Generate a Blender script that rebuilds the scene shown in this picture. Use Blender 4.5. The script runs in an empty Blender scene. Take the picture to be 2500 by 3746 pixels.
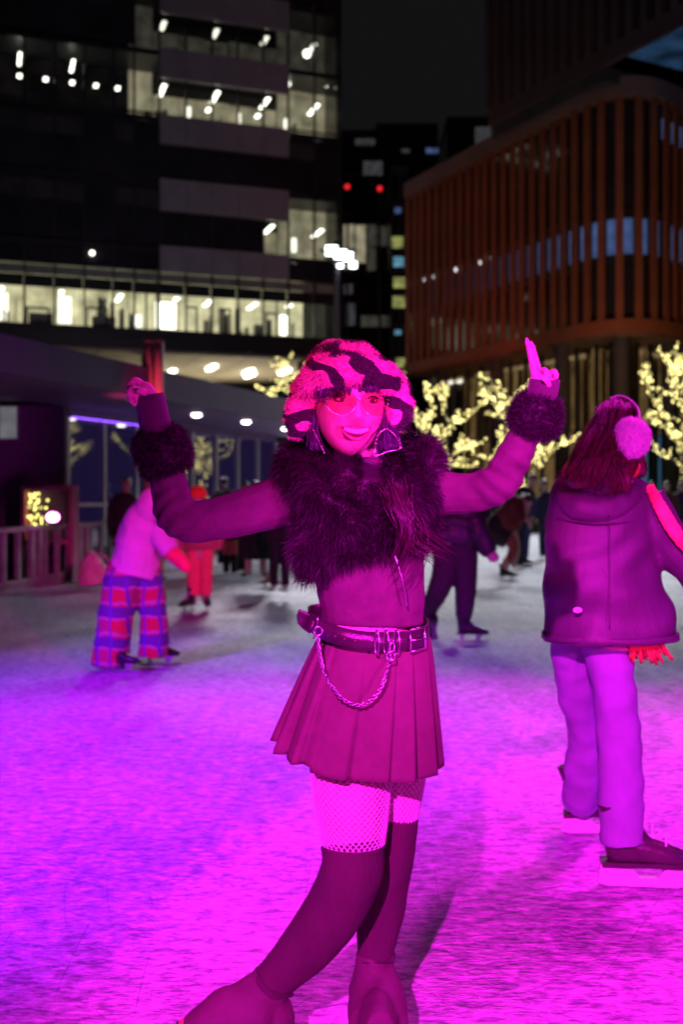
import bpy, bmesh, math, random
import numpy as np
from mathutils import Vector, Matrix, noise as mnoise

R = math.radians
rng = random.Random(7)
nrg = np.random.default_rng(7)
scene = bpy.context.scene
col = scene.collection

# ---------------------------------------------------------------- camera
F_PX, VH, CAM_H = 3800.0, 1810.0, 1.40        # focal length and horizon in photo pixels
W_PX, H_PX = 2500.0, 3746.0
cam_d = bpy.data.cameras.new('camera')
cam = bpy.data.objects.new('camera', cam_d)
col.objects.link(cam)
scene.camera = cam
cam.location = (0, 0, CAM_H)
cam.rotation_euler = (R(90), 0, 0)
cam_d.sensor_fit = 'VERTICAL'
cam_d.sensor_height = 36.0
cam_d.lens = 36.0 * F_PX / H_PX
cam_d.shift_y = -(H_PX / 2 - VH) / H_PX
cam_d.clip_start = 0.05
cam_d.clip_end = 1500
cam_d.dof.use_dof = True
cam_d.dof.focus_distance = 2.56
cam_d.dof.aperture_fstop = 2.8

# ---------------------------------------------------------------- world, exposure
world = bpy.data.worlds.new('World')
scene.world = world
world.use_nodes = True
bg = world.node_tree.nodes['Background']
bg.inputs[0].default_value = (0.0058, 0.0058, 0.0064, 1)
bg.inputs[1].default_value = 1.0
scene.view_settings.view_transform = 'Standard'
scene.view_settings.look = 'None'
scene.view_settings.exposure = 0
scene.view_settings.gamma = 1
scene.cycles.use_denoising = True
scene.cycles.sample_clamp_indirect = 3.0
scene.cycles.max_bounces = 6
scene.cycles.caustics_reflective = False
scene.cycles.caustics_refractive = False

def spot(name, loc, target, power, color, angle, blend=0.3, radius=0.12):
    d = bpy.data.lights.new(name, 'SPOT')
    d.energy = power; d.color = color; d.spot_size = R(angle); d.spot_blend = blend
    d.shadow_soft_size = radius
    o = bpy.data.objects.new(name, d); col.objects.link(o)
    o.location = loc
    o.rotation_euler = (Vector(target) - Vector(loc)).to_track_quat('-Z', 'Y').to_euler()
    return o

# coloured rink projectors out of view, with added fills among them
MAG = (1.0, 0.012, 0.82)
VIO = (0.30, 0.006, 1.0)
RED = (1.0, 0.012, 0.22)
spot('magenta_projector', (-0.9, -3.2, 3.75), (1.05, 2.05, 0.0), 6200, MAG, 34.5, 0.30, 0.06)
spot('magenta_projector_low', (2.6, -1.6, 1.2), (0.30, 2.45, 1.50), 2100, MAG, 19, 0.8, 0.10)
spot('magenta_ice_fill', (2.9, 6.0, 6.2), (0.4, 4.8, 0.0), 2700, MAG, 64, 0.6, 0.5)  # added overhead light to brighten the middle of the ice
spot('violet_projector', (-5.6, 0.6, 4.2), (-2.9, 4.5, 0.0), 9000, VIO, 50, 0.6, 0.3)
spot('violet_projector_right', (5.4, 1.0, 3.6), (2.0, 5.8, 0.0), 1300, VIO, 44, 0.6, 0.4)
spot('red_projector', (-1.6, -2.4, 2.9), (0.02, 2.45, 1.66), 950, RED, 8.5, 0.7, 0.08)
spot('pink_fill_far', (3.0, 1.0, 3.2), (-1.75, 12.5, 0.9), 2600, (1.0, 0.03, 0.40), 13, 0.8, 0.12)  # added narrow light to brighten the red trousers
spot('pink_fill_mid', (2.2, 0.5, 3.2), (-1.7, 8.3, 1.15), 2000, (1.0, 0.03, 0.60), 18, 0.8, 0.12)  # added light for the bent over skater in pink
spot('pink_projector_far_right', (-1.0, 0.5, 3.2), (2.0, 12.0, 1.2), 700, (1.0, 0.05, 0.55), 22, 0.8, 0.12)
spot('magenta_side_fill', (2.4, -2.6, 2.4), (1.05, 3.78, 1.45), 1500, MAG, 15, 0.6, 0.10)  # added light for the earmuff woman's head and shoulders
# tall white floods over the far half of the rink
spot('rink_flood', (-2.0, 43.0, 15.0), (-1.0, 29.6, 0), 22000, (0.92, 0.88, 1.0), 50, 0.22, 2.5)
spot('rink_flood_right', (12.0, 43.0, 15.0), (5.5, 29.6, 0), 17500, (0.84, 0.88, 1.0), 50, 0.22, 2.5)
# warm and red architectural washes at the foot of the finned block
spot('facade_wash', (9.5, 37.0, 2.0), (10.4, 49.0, 11.5), 1300, (1.0, 0.42, 0.18), 75, 0.9, 0.4)
spot('facade_wash_red', (2.5, 44.0, 3.0), (5.6, 57.0, 13.0), 1000, (1.0, 0.20, 0.16), 75, 0.9, 0.4)
spot('office_fill', (-8.0, 40.0, 4.0), (-9.0, 66.0, 17.0), 2200, (0.95, 0.72, 1.0), 80, 0.9, 0.6)  # added unseen fill that lifts the dark office front

# ---------------------------------------------------------------- geometry helpers
def P(u, v, Y):
    "a point at depth Y seen at photo pixel (u, v)"
    return Vector(((u - W_PX / 2) / F_PX * Y, Y, CAM_H - (v - VH) / F_PX * Y))

def crom(a, m):
    "Catmull-Rom resample of rows of a"
    a = np.asarray(a, float)
    if len(a) < 3 or m <= 1:
        if m <= 1: return a
    p = np.vstack([2 * a[0] - a[1], a, 2 * a[-1] - a[-2]])
    out = []
    for i in range(1, len(p) - 2):
        p0, p1, p2, p3 = p[i - 1], p[i], p[i + 1], p[i + 2]
        for k in range(m):
            t = k / m
            out.append(0.5 * ((2 * p1) + (-p0 + p2) * t + (2 * p0 - 5 * p1 + 4 * p2 - p3) * t * t
                              + (-p0 + 3 * p1 - 3 * p2 + p3) * t ** 3))
    out.append(a[-1])
    return np.array(out)

def loft(rows, n=14, m=4, cap=True, ref=(0, 1, 0)):
    "rows: x y z ra rb; ra lies across the path in the picture plane, rb along ref (depth)"
    a = crom(rows, m)
    c = a[:, :3]
    t = np.gradient(c, axis=0)
    t /= np.linalg.norm(t, axis=1)[:, None] + 1e-12
    ref = np.asarray(ref, float)
    vs = []
    ang = np.linspace(0, 2 * math.pi, n, endpoint=False)
    for i in range(len(a)):
        b = ref - t[i] * ref.dot(t[i])
        if np.linalg.norm(b) < 0.25:
            alt = np.array((1.0, 0, 0)); b = alt - t[i] * alt.dot(t[i])
        b /= np.linalg.norm(b)
        s = np.cross(b, t[i])
        ra, rb = max(a[i, 3], 1e-4), max(a[i, 4], 1e-4)
        vs.append(c[i] + np.outer(np.cos(ang) * ra, s) + np.outer(np.sin(ang) * rb, b))
    k = len(a)
    v = np.vstack(vs)
    f = []
    for i in range(k - 1):
        for j in range(n):
            j2 = (j + 1) % n
            f.append((i * n + j, i * n + j2, (i + 1) * n + j2, (i + 1) * n + j))
    if cap:
        f.append(tuple(range(n - 1, -1, -1)))
        f.append(tuple(range((k - 1) * n, k * n)))
    return v, f

def limb(pts, Y, sc=1.0, ratio=1.0, grow=0.0, n=14, m=4, cap=True):
    "pts: (u, v, half width [, dY [, depth ratio]]) in photo pixels times sc"
    rows = []
    for p in pts:
        dy = p[3] if len(p) > 3 else 0.0
        rt = p[4] if len(p) > 4 else ratio
        q = P(p[0] * sc, p[1] * sc, Y + dy)
        r = p[2] * sc * (Y + dy) / F_PX + grow
        rows.append((q.x, q.y, q.z, r, r * rt))
    return loft(rows, n, m, cap)

def ball(c, r, rot=None, nu=14, nv=10):
    if isinstance(r, (int, float)): r = (r, r, r)
    v, f = [], []
    for i in range(nv + 1):
        th = math.pi * i / nv
        for j in range(nu):
            ph = 2 * math.pi * j / nu
            q = Vector((r[0] * math.sin(th) * math.cos(ph), r[1] * math.sin(th) * math.sin(ph), r[2] * math.cos(th)))
            if rot: q = rot @ q
            v.append(tuple(Vector(c) + q))
    for i in range(nv):
        for j in range(nu):
            j2 = (j + 1) % nu
            f.append((i * nu + j, (i + 1) * nu + j, (i + 1) * nu + j2, i * nu + j2))
    return np.array(v), f

def tube(pts, r, n=6, m=3):
    rr = r if hasattr(r, '__len__') else [r] * len(pts)
    return loft([(p[0], p[1], p[2], q, q) for p, q in zip(pts, rr)], n, m)

def boxg(x0, x1, y0, y1, z0, z1):
    v = [(x, y, z) for z in (z0, z1) for y in (y0, y1) for x in (x0, x1)]
    f = [(0, 2, 3, 1), (4, 5, 7, 6), (0, 1, 5, 4), (2, 6, 7, 3), (0, 4, 6, 2), (1, 3, 7, 5)]
    return np.array(v, float), f

def xf(g, M):
    v = np.asarray(g[0], float)
    m = np.array(M)
    return v @ m[:3, :3].T + m[:3, 3], g[1]

def join(*gs):
    vs, fs, o = [], [], 0
    for v, f in gs:
        vs.append(np.asarray(v, float)); fs += [tuple(i + o for i in q) for q in f]; o += len(v)
    return np.vstack(vs), fs

def prism(poly, y0, y1):
    "polygon in (x, z) extruded along y"
    n = len(poly)
    v = [(x, y0, z) for x, z in poly] + [(x, y1, z) for x, z in poly]
    f = [tuple(range(n)), tuple(range(2 * n - 1, n - 1, -1))]
    f += [(i, i + n, (i + 1) % n + n, (i + 1) % n) for i in range(n)]
    return np.array(v, float), f

def obj(name, g, mat=None, parent=None, smooth=False, origin=None):
    o0 = Vector(origin) if origin is not None else (parent_world(parent) if parent else Vector((0, 0, 0)))
    me = bpy.data.meshes.new(name)
    v = np.asarray(g[0], float) - np.array(o0)
    me.from_pydata(v.tolist(), [], [tuple(f) for f in g[1]])
    if smooth: me.polygons.foreach_set('use_smooth', [True] * len(me.polygons))
    if mat: me.materials.append(mat)
    o = bpy.data.objects.new(name, me); col.objects.link(o)
    if parent: o.parent = parent
    elif origin is not None: o.location = o0
    return o

def parent_world(p):
    v = Vector((0, 0, 0))
    while p:
        v += p.location; p = p.parent
    return v

def fuse(name, gs, voxel, mat, parent, smooth=4, wrinkle=None, fn=None):
    "one continuous skin over overlapping closed shapes"
    g = join(*gs)
    t = obj('tmp', g)
    md = t.modifiers.new('r', 'REMESH'); md.mode = 'VOXEL'; md.voxel_size = voxel; md.use_smooth_shade = True
    if smooth:
        sm = t.modifiers.new('s', 'SMOOTH'); sm.factor = 0.5; sm.iterations = smooth
    dg = bpy.context.evaluated_depsgraph_get()
    me = bpy.data.meshes.new_from_object(t.evaluated_get(dg))
    bpy.data.objects.remove(t)
    n = len(me.vertices)
    co = np.empty(n * 3); me.vertices.foreach_get('co', co); co = co.reshape(-1, 3)
    if wrinkle or fn:
        no = np.empty(n * 3); me.vertices.foreach_get('normal', no); no = no.reshape(-1, 3)
        if wrinkle:
            amp, sc, stretch = wrinkle
            d = np.array([mnoise.noise(Vector((x * sc * stretch[0], y * sc * stretch[1], z * sc * stretch[2])))
                          + 0.5 * mnoise.noise(Vector((x * sc * 2.1, y * sc * 2.1, z * sc * 2.7))) for x, y, z in co])
            co = co + no * (amp * d)[:, None]
        if fn: co = fn(co, no)
    wl = parent_world(parent)
    co = co - np.array(wl)
    me.vertices.foreach_set('co', co.ravel()); me.update()
    me.name = name
    me.polygons.foreach_set('use_smooth', [True] * len(me.polygons))
    me.materials.clear(); me.materials.append(mat)
    o = bpy.data.objects.new(name, me); col.objects.link(o); o.parent = parent
    return o

def thing(name, label, cat, loc=(0, 0, 0), group=None, rotz=0.0):
    o = bpy.data.objects.new(name, None); col.objects.link(o)
    o.location = loc; o.rotation_euler = (0, 0, rotz); o.empty_display_size = 0.1
    o['label'] = label; o['category'] = cat
    if group: o['group'] = group
    return o

def tag(o, label, cat, group=None):
    o['label'] = label; o['category'] = cat
    if group: o['group'] = group
    return o

def copy_part(o, parent, loc, name=None, rz=None):
    c = o.copy(); col.objects.link(c); c.parent = parent; c.location = loc
    if rz is not None: c.rotation_euler = (0, 0, rz)
    return c

def fur(name, src, count, length, width, mat, parent, grav=0.4, spread=0.5, seed=1, curl=0.0, clump=0.0, keep=None):
    "thin tapered tufts standing on the surface of src"
    me = src.data
    r = np.random.default_rng(seed)
    me.calc_loop_triangles()
    nv = len(me.vertices)
    co = np.empty(nv * 3); me.vertices.foreach_get('co', co); co = co.reshape(-1, 3)
    no = np.empty(nv * 3); me.vertices.foreach_get('normal', no); no = no.reshape(-1, 3)
    nt = len(me.loop_triangles)
    tr = np.empty(nt * 3, int); me.loop_triangles.foreach_get('vertices', tr); tr = tr.reshape(-1, 3)
    A = np.linalg.norm(np.cross(co[tr[:, 1]] - co[tr[:, 0]], co[tr[:, 2]] - co[tr[:, 0]]), axis=1)
    pick = r.choice(nt, count, p=A / A.sum())
    b = r.random((count, 2)); fl = b.sum(1) > 1; b[fl] = 1 - b[fl]
    w = np.stack([1 - b.sum(1), b[:, 0], b[:, 1]], 1)
    p = (co[tr[pick]] * w[:, :, None]).sum(1); n = (no[tr[pick]] * w[:, :, None]).sum(1)
    if keep is not None:
        k = keep(p); p, n = p[k], n[k]; count = len(p)
    rd = r.normal(size=(count, 3)) * spread
    if clump:
        cl = np.array([mnoise.noise_vector(Vector(q) * 22.0) for q in p]) * clump
        rd = rd * 0.5 + cl
    d = n + rd + np.array((0, 0, -grav))
    d /= np.linalg.norm(d, axis=1)[:, None]
    L = length * r.uniform(0.55, 1.25, count)[:, None]
    s = np.cross(d, r.normal(size=(count, 3))); s /= np.linalg.norm(s, axis=1)[:, None]
    wd = width * r.uniform(0.6, 1.3, count)[:, None]
    d2 = d + np.array((0, 0, -grav * 0.9)) + r.normal(size=(count, 3)) * (0.15 + curl)
    d2 /= np.linalg.norm(d2, axis=1)[:, None]
    m1 = p + d * L * 0.5; tip = m1 + d2 * L * 0.5
    v = np.stack([p - s * wd, p + s * wd, m1 - s * wd * 0.8, m1 + s * wd * 0.8, tip], 1).reshape(-1, 3)
    i = np.arange(count) * 5
    q = np.stack([i, i + 1, i + 3, i + 2], 1).tolist(); t = np.stack([i + 2, i + 3, i + 4], 1).tolist()
    wl = np.array(parent_world(parent))
    o = obj(name, (v + wl, q + t), mat, parent)
    return o

# ---------------------------------------------------------------- materials
def nodes(name):
    m = bpy.data.materials.new(name); m.use_nodes = True
    nt = m.node_tree; b = nt.nodes['Principled BSDF']
    return m, nt, b

def mat(name, c, rough=0.7, metal=0.0, var=0.25, scale=18.0, bump=0.0, bscale=120.0, sheen=0.0, spec=0.5, stretch=None, coat=0.0, fold=None):
    m, nt, b = nodes(name)
    b.inputs['Roughness'].default_value = rough; b.inputs['Metallic'].default_value = metal
    b.inputs['Specular IOR Level'].default_value = spec
    if sheen: b.inputs['Sheen Weight'].default_value = sheen
    if coat: b.inputs['Coat Weight'].default_value = coat; b.inputs['Coat Roughness'].default_value = 0.12
    tc = nt.nodes.new('ShaderNodeTexCoord'); src = tc.outputs['Object']
    if stretch:
        mp = nt.nodes.new('ShaderNodeMapping'); mp.inputs['Scale'].default_value = stretch
        nt.links.new(src, mp.inputs[0]); src = mp.outputs[0]
    no = nt.nodes.new('ShaderNodeTexNoise'); no.inputs['Scale'].default_value = scale; no.inputs['Detail'].default_value = 6
    nt.links.new(src, no.inputs['Vector'])
    cr = nt.nodes.new('ShaderNodeValToRGB')
    lo = tuple(max(0, x * (1 - var)) for x in c[:3]) + (1,); hi = tuple(min(1, x * (1 + var)) for x in c[:3]) + (1,)
    cr.color_ramp.elements[0].position = 0.3; cr.color_ramp.elements[0].color = lo
    cr.color_ramp.elements[1].position = 0.7; cr.color_ramp.elements[1].color = hi
    nt.links.new(no.outputs['Fac'], cr.inputs[0]); nt.links.new(cr.outputs[0], b.inputs['Base Color'])
    if bump:
        n2 = nt.nodes.new('ShaderNodeTexNoise'); n2.inputs['Scale'].default_value = bscale; n2.inputs['Detail'].default_value = 4
        nt.links.new(src, n2.inputs['Vector'])
        bp = nt.nodes.new('ShaderNodeBump'); bp.inputs['Strength'].default_value = bump; bp.inputs['Distance'].default_value = 0.01
        nt.links.new(n2.outputs['Fac'], bp.inputs['Height']); nt.links.new(bp.outputs[0], b.inputs['Normal'])
    if fold:   # soft creases of cloth
        mp = nt.nodes.new('ShaderNodeMapping'); mp.inputs['Scale'].default_value = fold[2]; mp.inputs['Rotation'].default_value = (0.2, 0.5, 0.3)
        nt.links.new(tc.outputs['Object'], mp.inputs[0])
        n3 = nt.nodes.new('ShaderNodeTexNoise'); n3.noise_type = 'RIDGED_MULTIFRACTAL'; n3.inputs['Scale'].default_value = fold[0]
        n3.inputs['Detail'].default_value = 2.0; n3.inputs['Distortion'].default_value = 0.6
        nt.links.new(mp.outputs[0], n3.inputs['Vector'])
        b3 = nt.nodes.new('ShaderNodeBump'); b3.inputs['Strength'].default_value = 1.0; b3.inputs['Distance'].default_value = fold[1]
        nt.links.new(n3.outputs['Fac'], b3.inputs['Height'])
        if bump: nt.links.new(bp.outputs[0], b3.inputs['Normal'])
        nt.links.new(b3.outputs[0], b.inputs['Normal'])
    return m

def emit(name, c, s, sample=False, var=0.0, scale=1.0):
    m = bpy.data.materials.new(name); m.use_nodes = True
    nt = m.node_tree; nt.nodes.remove(nt.nodes['Principled BSDF'])
    e = nt.nodes.new('ShaderNodeEmission'); e.inputs[0].default_value = tuple(c) + (1,); e.inputs[1].default_value = s
    if var:
        tc = nt.nodes.new('ShaderNodeTexCoord'); no = nt.nodes.new('ShaderNodeTexNoise')
        no.inputs['Scale'].default_value = scale; no.inputs['Detail'].default_value = 5
        mr = nt.nodes.new('ShaderNodeMapRange'); mr.inputs['From Min'].default_value = 0.3; mr.inputs['From Max'].default_value = 0.7
        mr.inputs['To Min'].default_value = s * (1 - var); mr.inputs['To Max'].default_value = s * (1 + var)
        nt.links.new(tc.outputs['Object'], no.inputs['Vector']); nt.links.new(no.outputs['Fac'], mr.inputs[0])
        nt.links.new(mr.outputs[0], e.inputs[1])
    nt.links.new(e.outputs[0], nt.nodes['Material Output'].inputs[0])
    m.cycles.emission_sampling = 'AUTO' if sample else 'NONE'
    return m

def glass_mat(name, tint, refl=0.12, rough=0.03):
    m = bpy.data.materials.new(name); m.use_nodes = True
    nt = m.node_tree; nt.nodes.remove(nt.nodes['Principled BSDF'])
    t = nt.nodes.new('ShaderNodeBsdfTransparent'); t.inputs[0].default_value = tuple(tint) + (1,)
    g = nt.nodes.new('ShaderNodeBsdfGlossy'); g.inputs['Roughness'].default_value = rough
    fr = nt.nodes.new('ShaderNodeLayerWeight'); fr.inputs[0].default_value = 0.25
    ad = nt.nodes.new('ShaderNodeMath'); ad.operation = 'MULTIPLY_ADD'; ad.inputs[1].default_value = 0.35; ad.inputs[2].default_value = refl * 0.2
    mx = nt.nodes.new('ShaderNodeMixShader')
    nt.links.new(fr.outputs['Facing'], ad.inputs[0]); nt.links.new(ad.outputs[0], mx.inputs[0])
    nt.links.new(t.outputs[0], mx.inputs[1]); nt.links.new(g.outputs[0], mx.inputs[2])
    nt.links.new(mx.outputs[0], nt.nodes['Material Output'].inputs[0])
    return m

M = {}
M['skin'] = mat('skin', (0.55, 0.36, 0.31), 0.5, var=0.10, scale=60, bump=0.15, bscale=320)
M['lip'] = mat('lip', (0.45, 0.10, 0.13), 0.3, var=0.1)
M['tooth'] = mat('tooth', (0.70, 0.62, 0.58), 0.25, var=0.03)
M['eye_white'] = mat('eye_white', (0.38, 0.34, 0.34), 0.15, var=0.03)
M['iris'] = mat('iris', (0.03, 0.02, 0.02), 0.1, var=0.1)
M['mouth_dark'] = mat('mouth_dark', (0.10, 0.01, 0.015), 0.5)
M['hair_dark'] = mat('hair_dark', (0.035, 0.022, 0.06), 0.35, var=0.4, scale=60, spec=0.6)
M['hair_tress'] = mat('hair_tress', (0.028, 0.008, 0.014), 0.35, var=0.5, scale=60)
M['hair_auburn'] = mat('hair_auburn', (0.075, 0.018, 0.014), 0.4, var=0.5, scale=80, stretch=(1, 1, 0.12), bump=0.5, bscale=180)
M['hair_brown'] = mat('hair_brown', (0.06, 0.03, 0.02), 0.5, var=0.4, scale=60, bump=0.4)
M['khaki'] = mat('khaki', (0.110, 0.066, 0.070), 0.9, var=0.10, scale=30, bump=0.25, bscale=500, spec=0.25, fold=(3.0, 0.012, (1, 1, 0.5)))
M['sweater'] = mat('sweater', (0.088, 0.05, 0.066), 0.9, var=0.16, scale=30, bump=0.5, bscale=420, spec=0.25, fold=(3.6, 0.026, (0.7, 1, 1.5)))
M['knit_dark'] = mat('knit_dark', (0.05, 0.03, 0.04), 0.85, var=0.12, scale=25, bump=0.3, bscale=600, sheen=0.2)
M['sock'] = mat('sock', (0.062, 0.035, 0.042), 0.95, var=0.16, scale=14, bump=0.5, bscale=300, stretch=(1, 1, 0.05), spec=0.25, fold=(4.0, 0.012, (1, 1, 1.5)))
M['fur_black'] = mat('fur_black', (0.013, 0.005, 0.012), 0.55, var=0.6, scale=9, spec=0.32)
M['leather'] = mat('leather', (0.03, 0.02, 0.024), 0.28, var=0.3, bump=0.2, bscale=260, spec=0.7)
M['boot_black'] = mat('boot_black', (0.02, 0.016, 0.018), 0.3, var=0.3, bump=0.15, bscale=150, spec=0.6)
M['steel'] = mat('steel', (0.75, 0.75, 0.76), 0.22, 1.0, var=0.1)
M['white_plastic'] = mat('white_plastic', (0.82, 0.82, 0.82), 0.35, var=0.05)
M['net'] = mat('net', (0.80, 0.74, 0.74), 0.6, var=0.08)
# ================================================================ setting
def ice_material():
    m, nt, b = nodes('ice')
    N = nt.nodes.new; Lk = nt.links.new
    tc = N('ShaderNodeTexCoord')
    def noise(scale, detail=6, rough=0.6, stretch=None):
        n = N('ShaderNodeTexNoise'); n.inputs['Scale'].default_value = scale
        n.inputs['Detail'].default_value = detail; n.inputs['Roughness'].default_value = rough
        if stretch:
            mp = N('ShaderNodeMapping'); mp.inputs['Scale'].default_value = stretch
            Lk(tc.outputs['Object'], mp.inputs[0]); Lk(mp.outputs[0], n.inputs['Vector'])
        else: Lk(tc.outputs['Object'], n.inputs['Vector'])
        return n
    def math_(op, a, bb):
        k = N('ShaderNodeMath'); k.operation = op
        for i, x in enumerate((a, bb)):
            if isinstance(x, (int, float)): k.inputs[i].default_value = x
            else: Lk(x, k.inputs[i])
        return k.outputs[0]
    big = noise(0.55, 5); mid = noise(24, 4, 0.62, (0.42, 1.0, 1)); fine = noise(66, 3, 0.65, (0.38, 1.0, 1)); wet = noise(1.7, 4)
    # curved skate cuts: broken arcs of wide circles
    arcs = []
    for (cx, cy, k, w, of) in ((-3.0, 1.0, 4.9, .010, 0), (6.5, 3.5, 4.3, .009, 3), (1.0, 11.0, 5.6, .011, 7), (-7.0, 8.0, 3.2, .007, 11), (2.2, 4.4, 6.9, .014, 17), (-1.0, 5.2, 5.3, .011, 23), (9.0, -4.0, 4.1, .009, 29), (-6.0, -3.0, 3.7, .008, 31)):
        dv = N('ShaderNodeVectorMath'); dv.operation = 'DISTANCE'; dv.inputs[1].default_value = (cx, cy, 0); Lk(tc.outputs['Object'], dv.inputs[0])
        f = math_('FRACT', math_('MULTIPLY', dv.outputs['Value'], k), 0)
        l = math_('LESS_THAN', math_('ABSOLUTE', math_('SUBTRACT', f, 0.5), 0), w)
        nm = N('ShaderNodeTexNoise'); nm.inputs['Scale'].default_value = 0.95; nm.inputs['Detail'].default_value = 1
        ad = N('ShaderNodeVectorMath'); ad.inputs[1].default_value = (of, of * 2, 0); Lk(tc.outputs['Object'], ad.inputs[0]); Lk(ad.outputs[0], nm.inputs['Vector'])
        arcs.append(math_('MULTIPLY', l, math_('GREATER_THAN', nm.outputs['Fac'], 0.57)))
    gr = arcs[0]
    for x in arcs[1:]: gr = math_('MAXIMUM', gr, x)
    h = math_('ADD', math_('MULTIPLY', mid.outputs['Fac'], 0.8), math_('MULTIPLY', fine.outputs['Fac'], 0.6))
    h = math_('SUBTRACT', h, math_('MULTIPLY', gr, 0.10))
    bp = N('ShaderNodeBump'); bp.inputs['Strength'].default_value = 1.0; bp.inputs['Distance'].default_value = 0.022
    Lk(h, bp.inputs['Height']); Lk(bp.outputs[0], b.inputs['Normal'])
    cr = N('ShaderNodeValToRGB')
    cr.color_ramp.elements[0].position = 0.42; cr.color_ramp.elements[0].color = (0.20, 0.22, 0.27, 1)
    cr.color_ramp.elements[1].position = 0.585; cr.color_ramp.elements[1].color = (0.78, 0.79, 0.81, 1)
    s = math_('ADD', math_('MULTIPLY', big.outputs['Fac'], 0.22), math_('MULTIPLY', mid.outputs['Fac'], 0.40))
    s = math_('ADD', s, math_('MULTIPLY', fine.outputs['Fac'], 0.38))
    s = math_('SUBTRACT', s, math_('MULTIPLY', gr, 0.045))
    Lk(s, cr.inputs[0]); Lk(cr.outputs[0], b.inputs['Base Color'])
    rr = N('ShaderNodeMapRange'); rr.inputs['From Min'].default_value = 0.35; rr.inputs['From Max'].default_value = 0.65
    rr.inputs['To Min'].default_value = 0.30; rr.inputs['To Max'].default_value = 0.62
    Lk(wet.outputs['Fac'], rr.inputs[0]); Lk(rr.outputs[0], b.inputs['Roughness'])
    b.inputs['IOR'].default_value = 1.31
    return m

M['ice'] = ice_material()
M['paving'] = mat('paving', (0.09, 0.085, 0.09), 0.8, var=0.3, scale=2.0, bump=0.2, bscale=30)
ground = obj('plaza_ground', (np.array([(-400, -60, -0.06), (400, -60, -0.06), (400, 500, -0.06), (-400, 500, -0.06)]), [(0, 1, 2, 3)]), M['paving'])
ground['kind'] = 'structure'
ice = obj('ice', boxg(-4.9, 26, -9, 37, -0.05, 0.0), M['ice']); ice['kind'] = 'structure'
# the ice runs under the fence towards the left corner in front
ice2 = obj('ice_apron', boxg(-9, -4.9, -9, 14.4, -0.05, -0.0), M['ice']); ice2['kind'] = 'structure'

# ---------------------------------------------------------------- office building behind the pavilion
M['mullion'] = mat('mullion', (0.035, 0.034, 0.038), 0.4, 0.3, var=0.2)
M['spandrel'] = mat('spandrel', (0.30, 0.28, 0.31), 0.45, var=0.12, scale=0.8)
M['dark_glass'] = mat('dark_glass', (0.026, 0.024, 0.032), 0.08, var=0.4, scale=0.4, spec=0.7)
M['grey_glass'] = mat('grey_glass', (0.055, 0.055, 0.060), 0.2, var=0.3, scale=0.6)
M['concrete_dark'] = mat('concrete_dark', (0.06, 0.057, 0.06), 0.7, var=0.25, scale=0.7)
M['clear_glass'] = glass_mat('clear_glass', (0.92, 0.94, 0.92))
M['room_bright'] = emit('room_bright', (1.0, 0.91, 0.55), 0.75, var=0.45, scale=0.9)  # room back walls glow themselves in place of lamp light falling on them
M['room_mid'] = emit('room_mid', (1.0, 0.88, 0.58), 0.26, var=0.45, scale=1.1)
M['room_dim'] = emit('room_dim', (1.0, 0.92, 0.74), 0.035, var=0.5, scale=1.3)
M['room_black'] = emit('room_black', (1.0, 0.8, 0.9), 0.004, var=0.6, scale=0.8)
M['room_grey'] = mat('room_grey', (0.32, 0.31, 0.28), 0.8, var=0.3, scale=1.5)
M['blind'] = mat('blind', (0.42, 0.41, 0.37), 0.8, var=0.12, scale=2)
M['tube_light'] = emit('tube_light', (1.0, 0.97, 0.84), 5.0)
M['tube_soft'] = emit('tube_soft', (1.0, 0.95, 0.80), 2.2)

AX, AY, BX, BY = -20.4, 62.0, -0.1, 69.0
ang_o = math.atan2(BY - AY, BX - AX)
office = thing('office_building', 'tall dark glass office building with rows of lit floors and grey panels', 'building', (AX, AY, 0), rotz=ang_o)

def part(name, g, m, parent, smooth=False):
    "a child whose coordinates are the parent's own"
    me = bpy.data.meshes.new(name); me.from_pydata(np.asarray(g[0], float).tolist(), [], g[1])
    if smooth: me.polygons.foreach_set('use_smooth', [True] * len(me.polygons))
    me.materials.append(m)
    o = bpy.data.objects.new(name, me); col.objects.link(o); o.parent = parent
    return o

DEEP = 26
part('core', boxg(-8, 21.3, 5.0, DEEP, 10.9, 46), M['concrete_dark'], office)
Zs = [(11.75, 15.36), (17.0, 19.2), (21.2, 23.4), (25.2, 27.5), (29.36, 31.6), (33.5, 35.8), (37.7, 40.0)]
part('soffit_band', boxg(-8, 21.5, -0.05, 5.0, 10.55, 11.75), M['mullion'], office)
part('slab', boxg(-8, 21.4, 0.12, 4.9, 15.40, 15.75), M['mullion'], office)
for z0, z1 in Zs[1:]:
    part('slab', boxg(-8, 21.4, 0.12, 4.9, z0 - 0.40, z0 - 0.05), M['mullion'], office)
# grey spandrel panels on the middle bays
bays = [9.48 + 1.684 * i for i in range(6)]
for k in range(1, len(Zs)):
    za, zb = Zs[k - 1][1], Zs[k][0]
    for i in range(5):
        part('spandrel_panel', boxg(bays[i] + 0.012, bays[i + 1] - 0.012, -0.22, 0.06, za, zb), M['spandrel'], office)

def room(x0, x1, z0, z1, m, depth=2.6, tubes=()):
    r = part('room', join(boxg(x0, x1, depth, depth + 0.05, z0, z1)), m, office)
    if tubes:
        for (tx, mm, ln, zz) in tubes:
            part('ceiling_light', boxg(tx - 0.14, tx + 0.14, 0.5, 0.5 + ln, zz, zz + 0.06), mm, office)
    return r

def pane(x0, x1, z0, z1, m):
    return part('window_pane', boxg(x0 + 0.04, x1 - 0.04, 0.0, 0.03, z0 + 0.04, z1 - 0.04), m, office)

def mull(x, z0, z1, w=0.06):
    part('mullion', boxg(x - w, x + w, -0.06, 0.16, z0, z1), M['mullion'], office)

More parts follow.
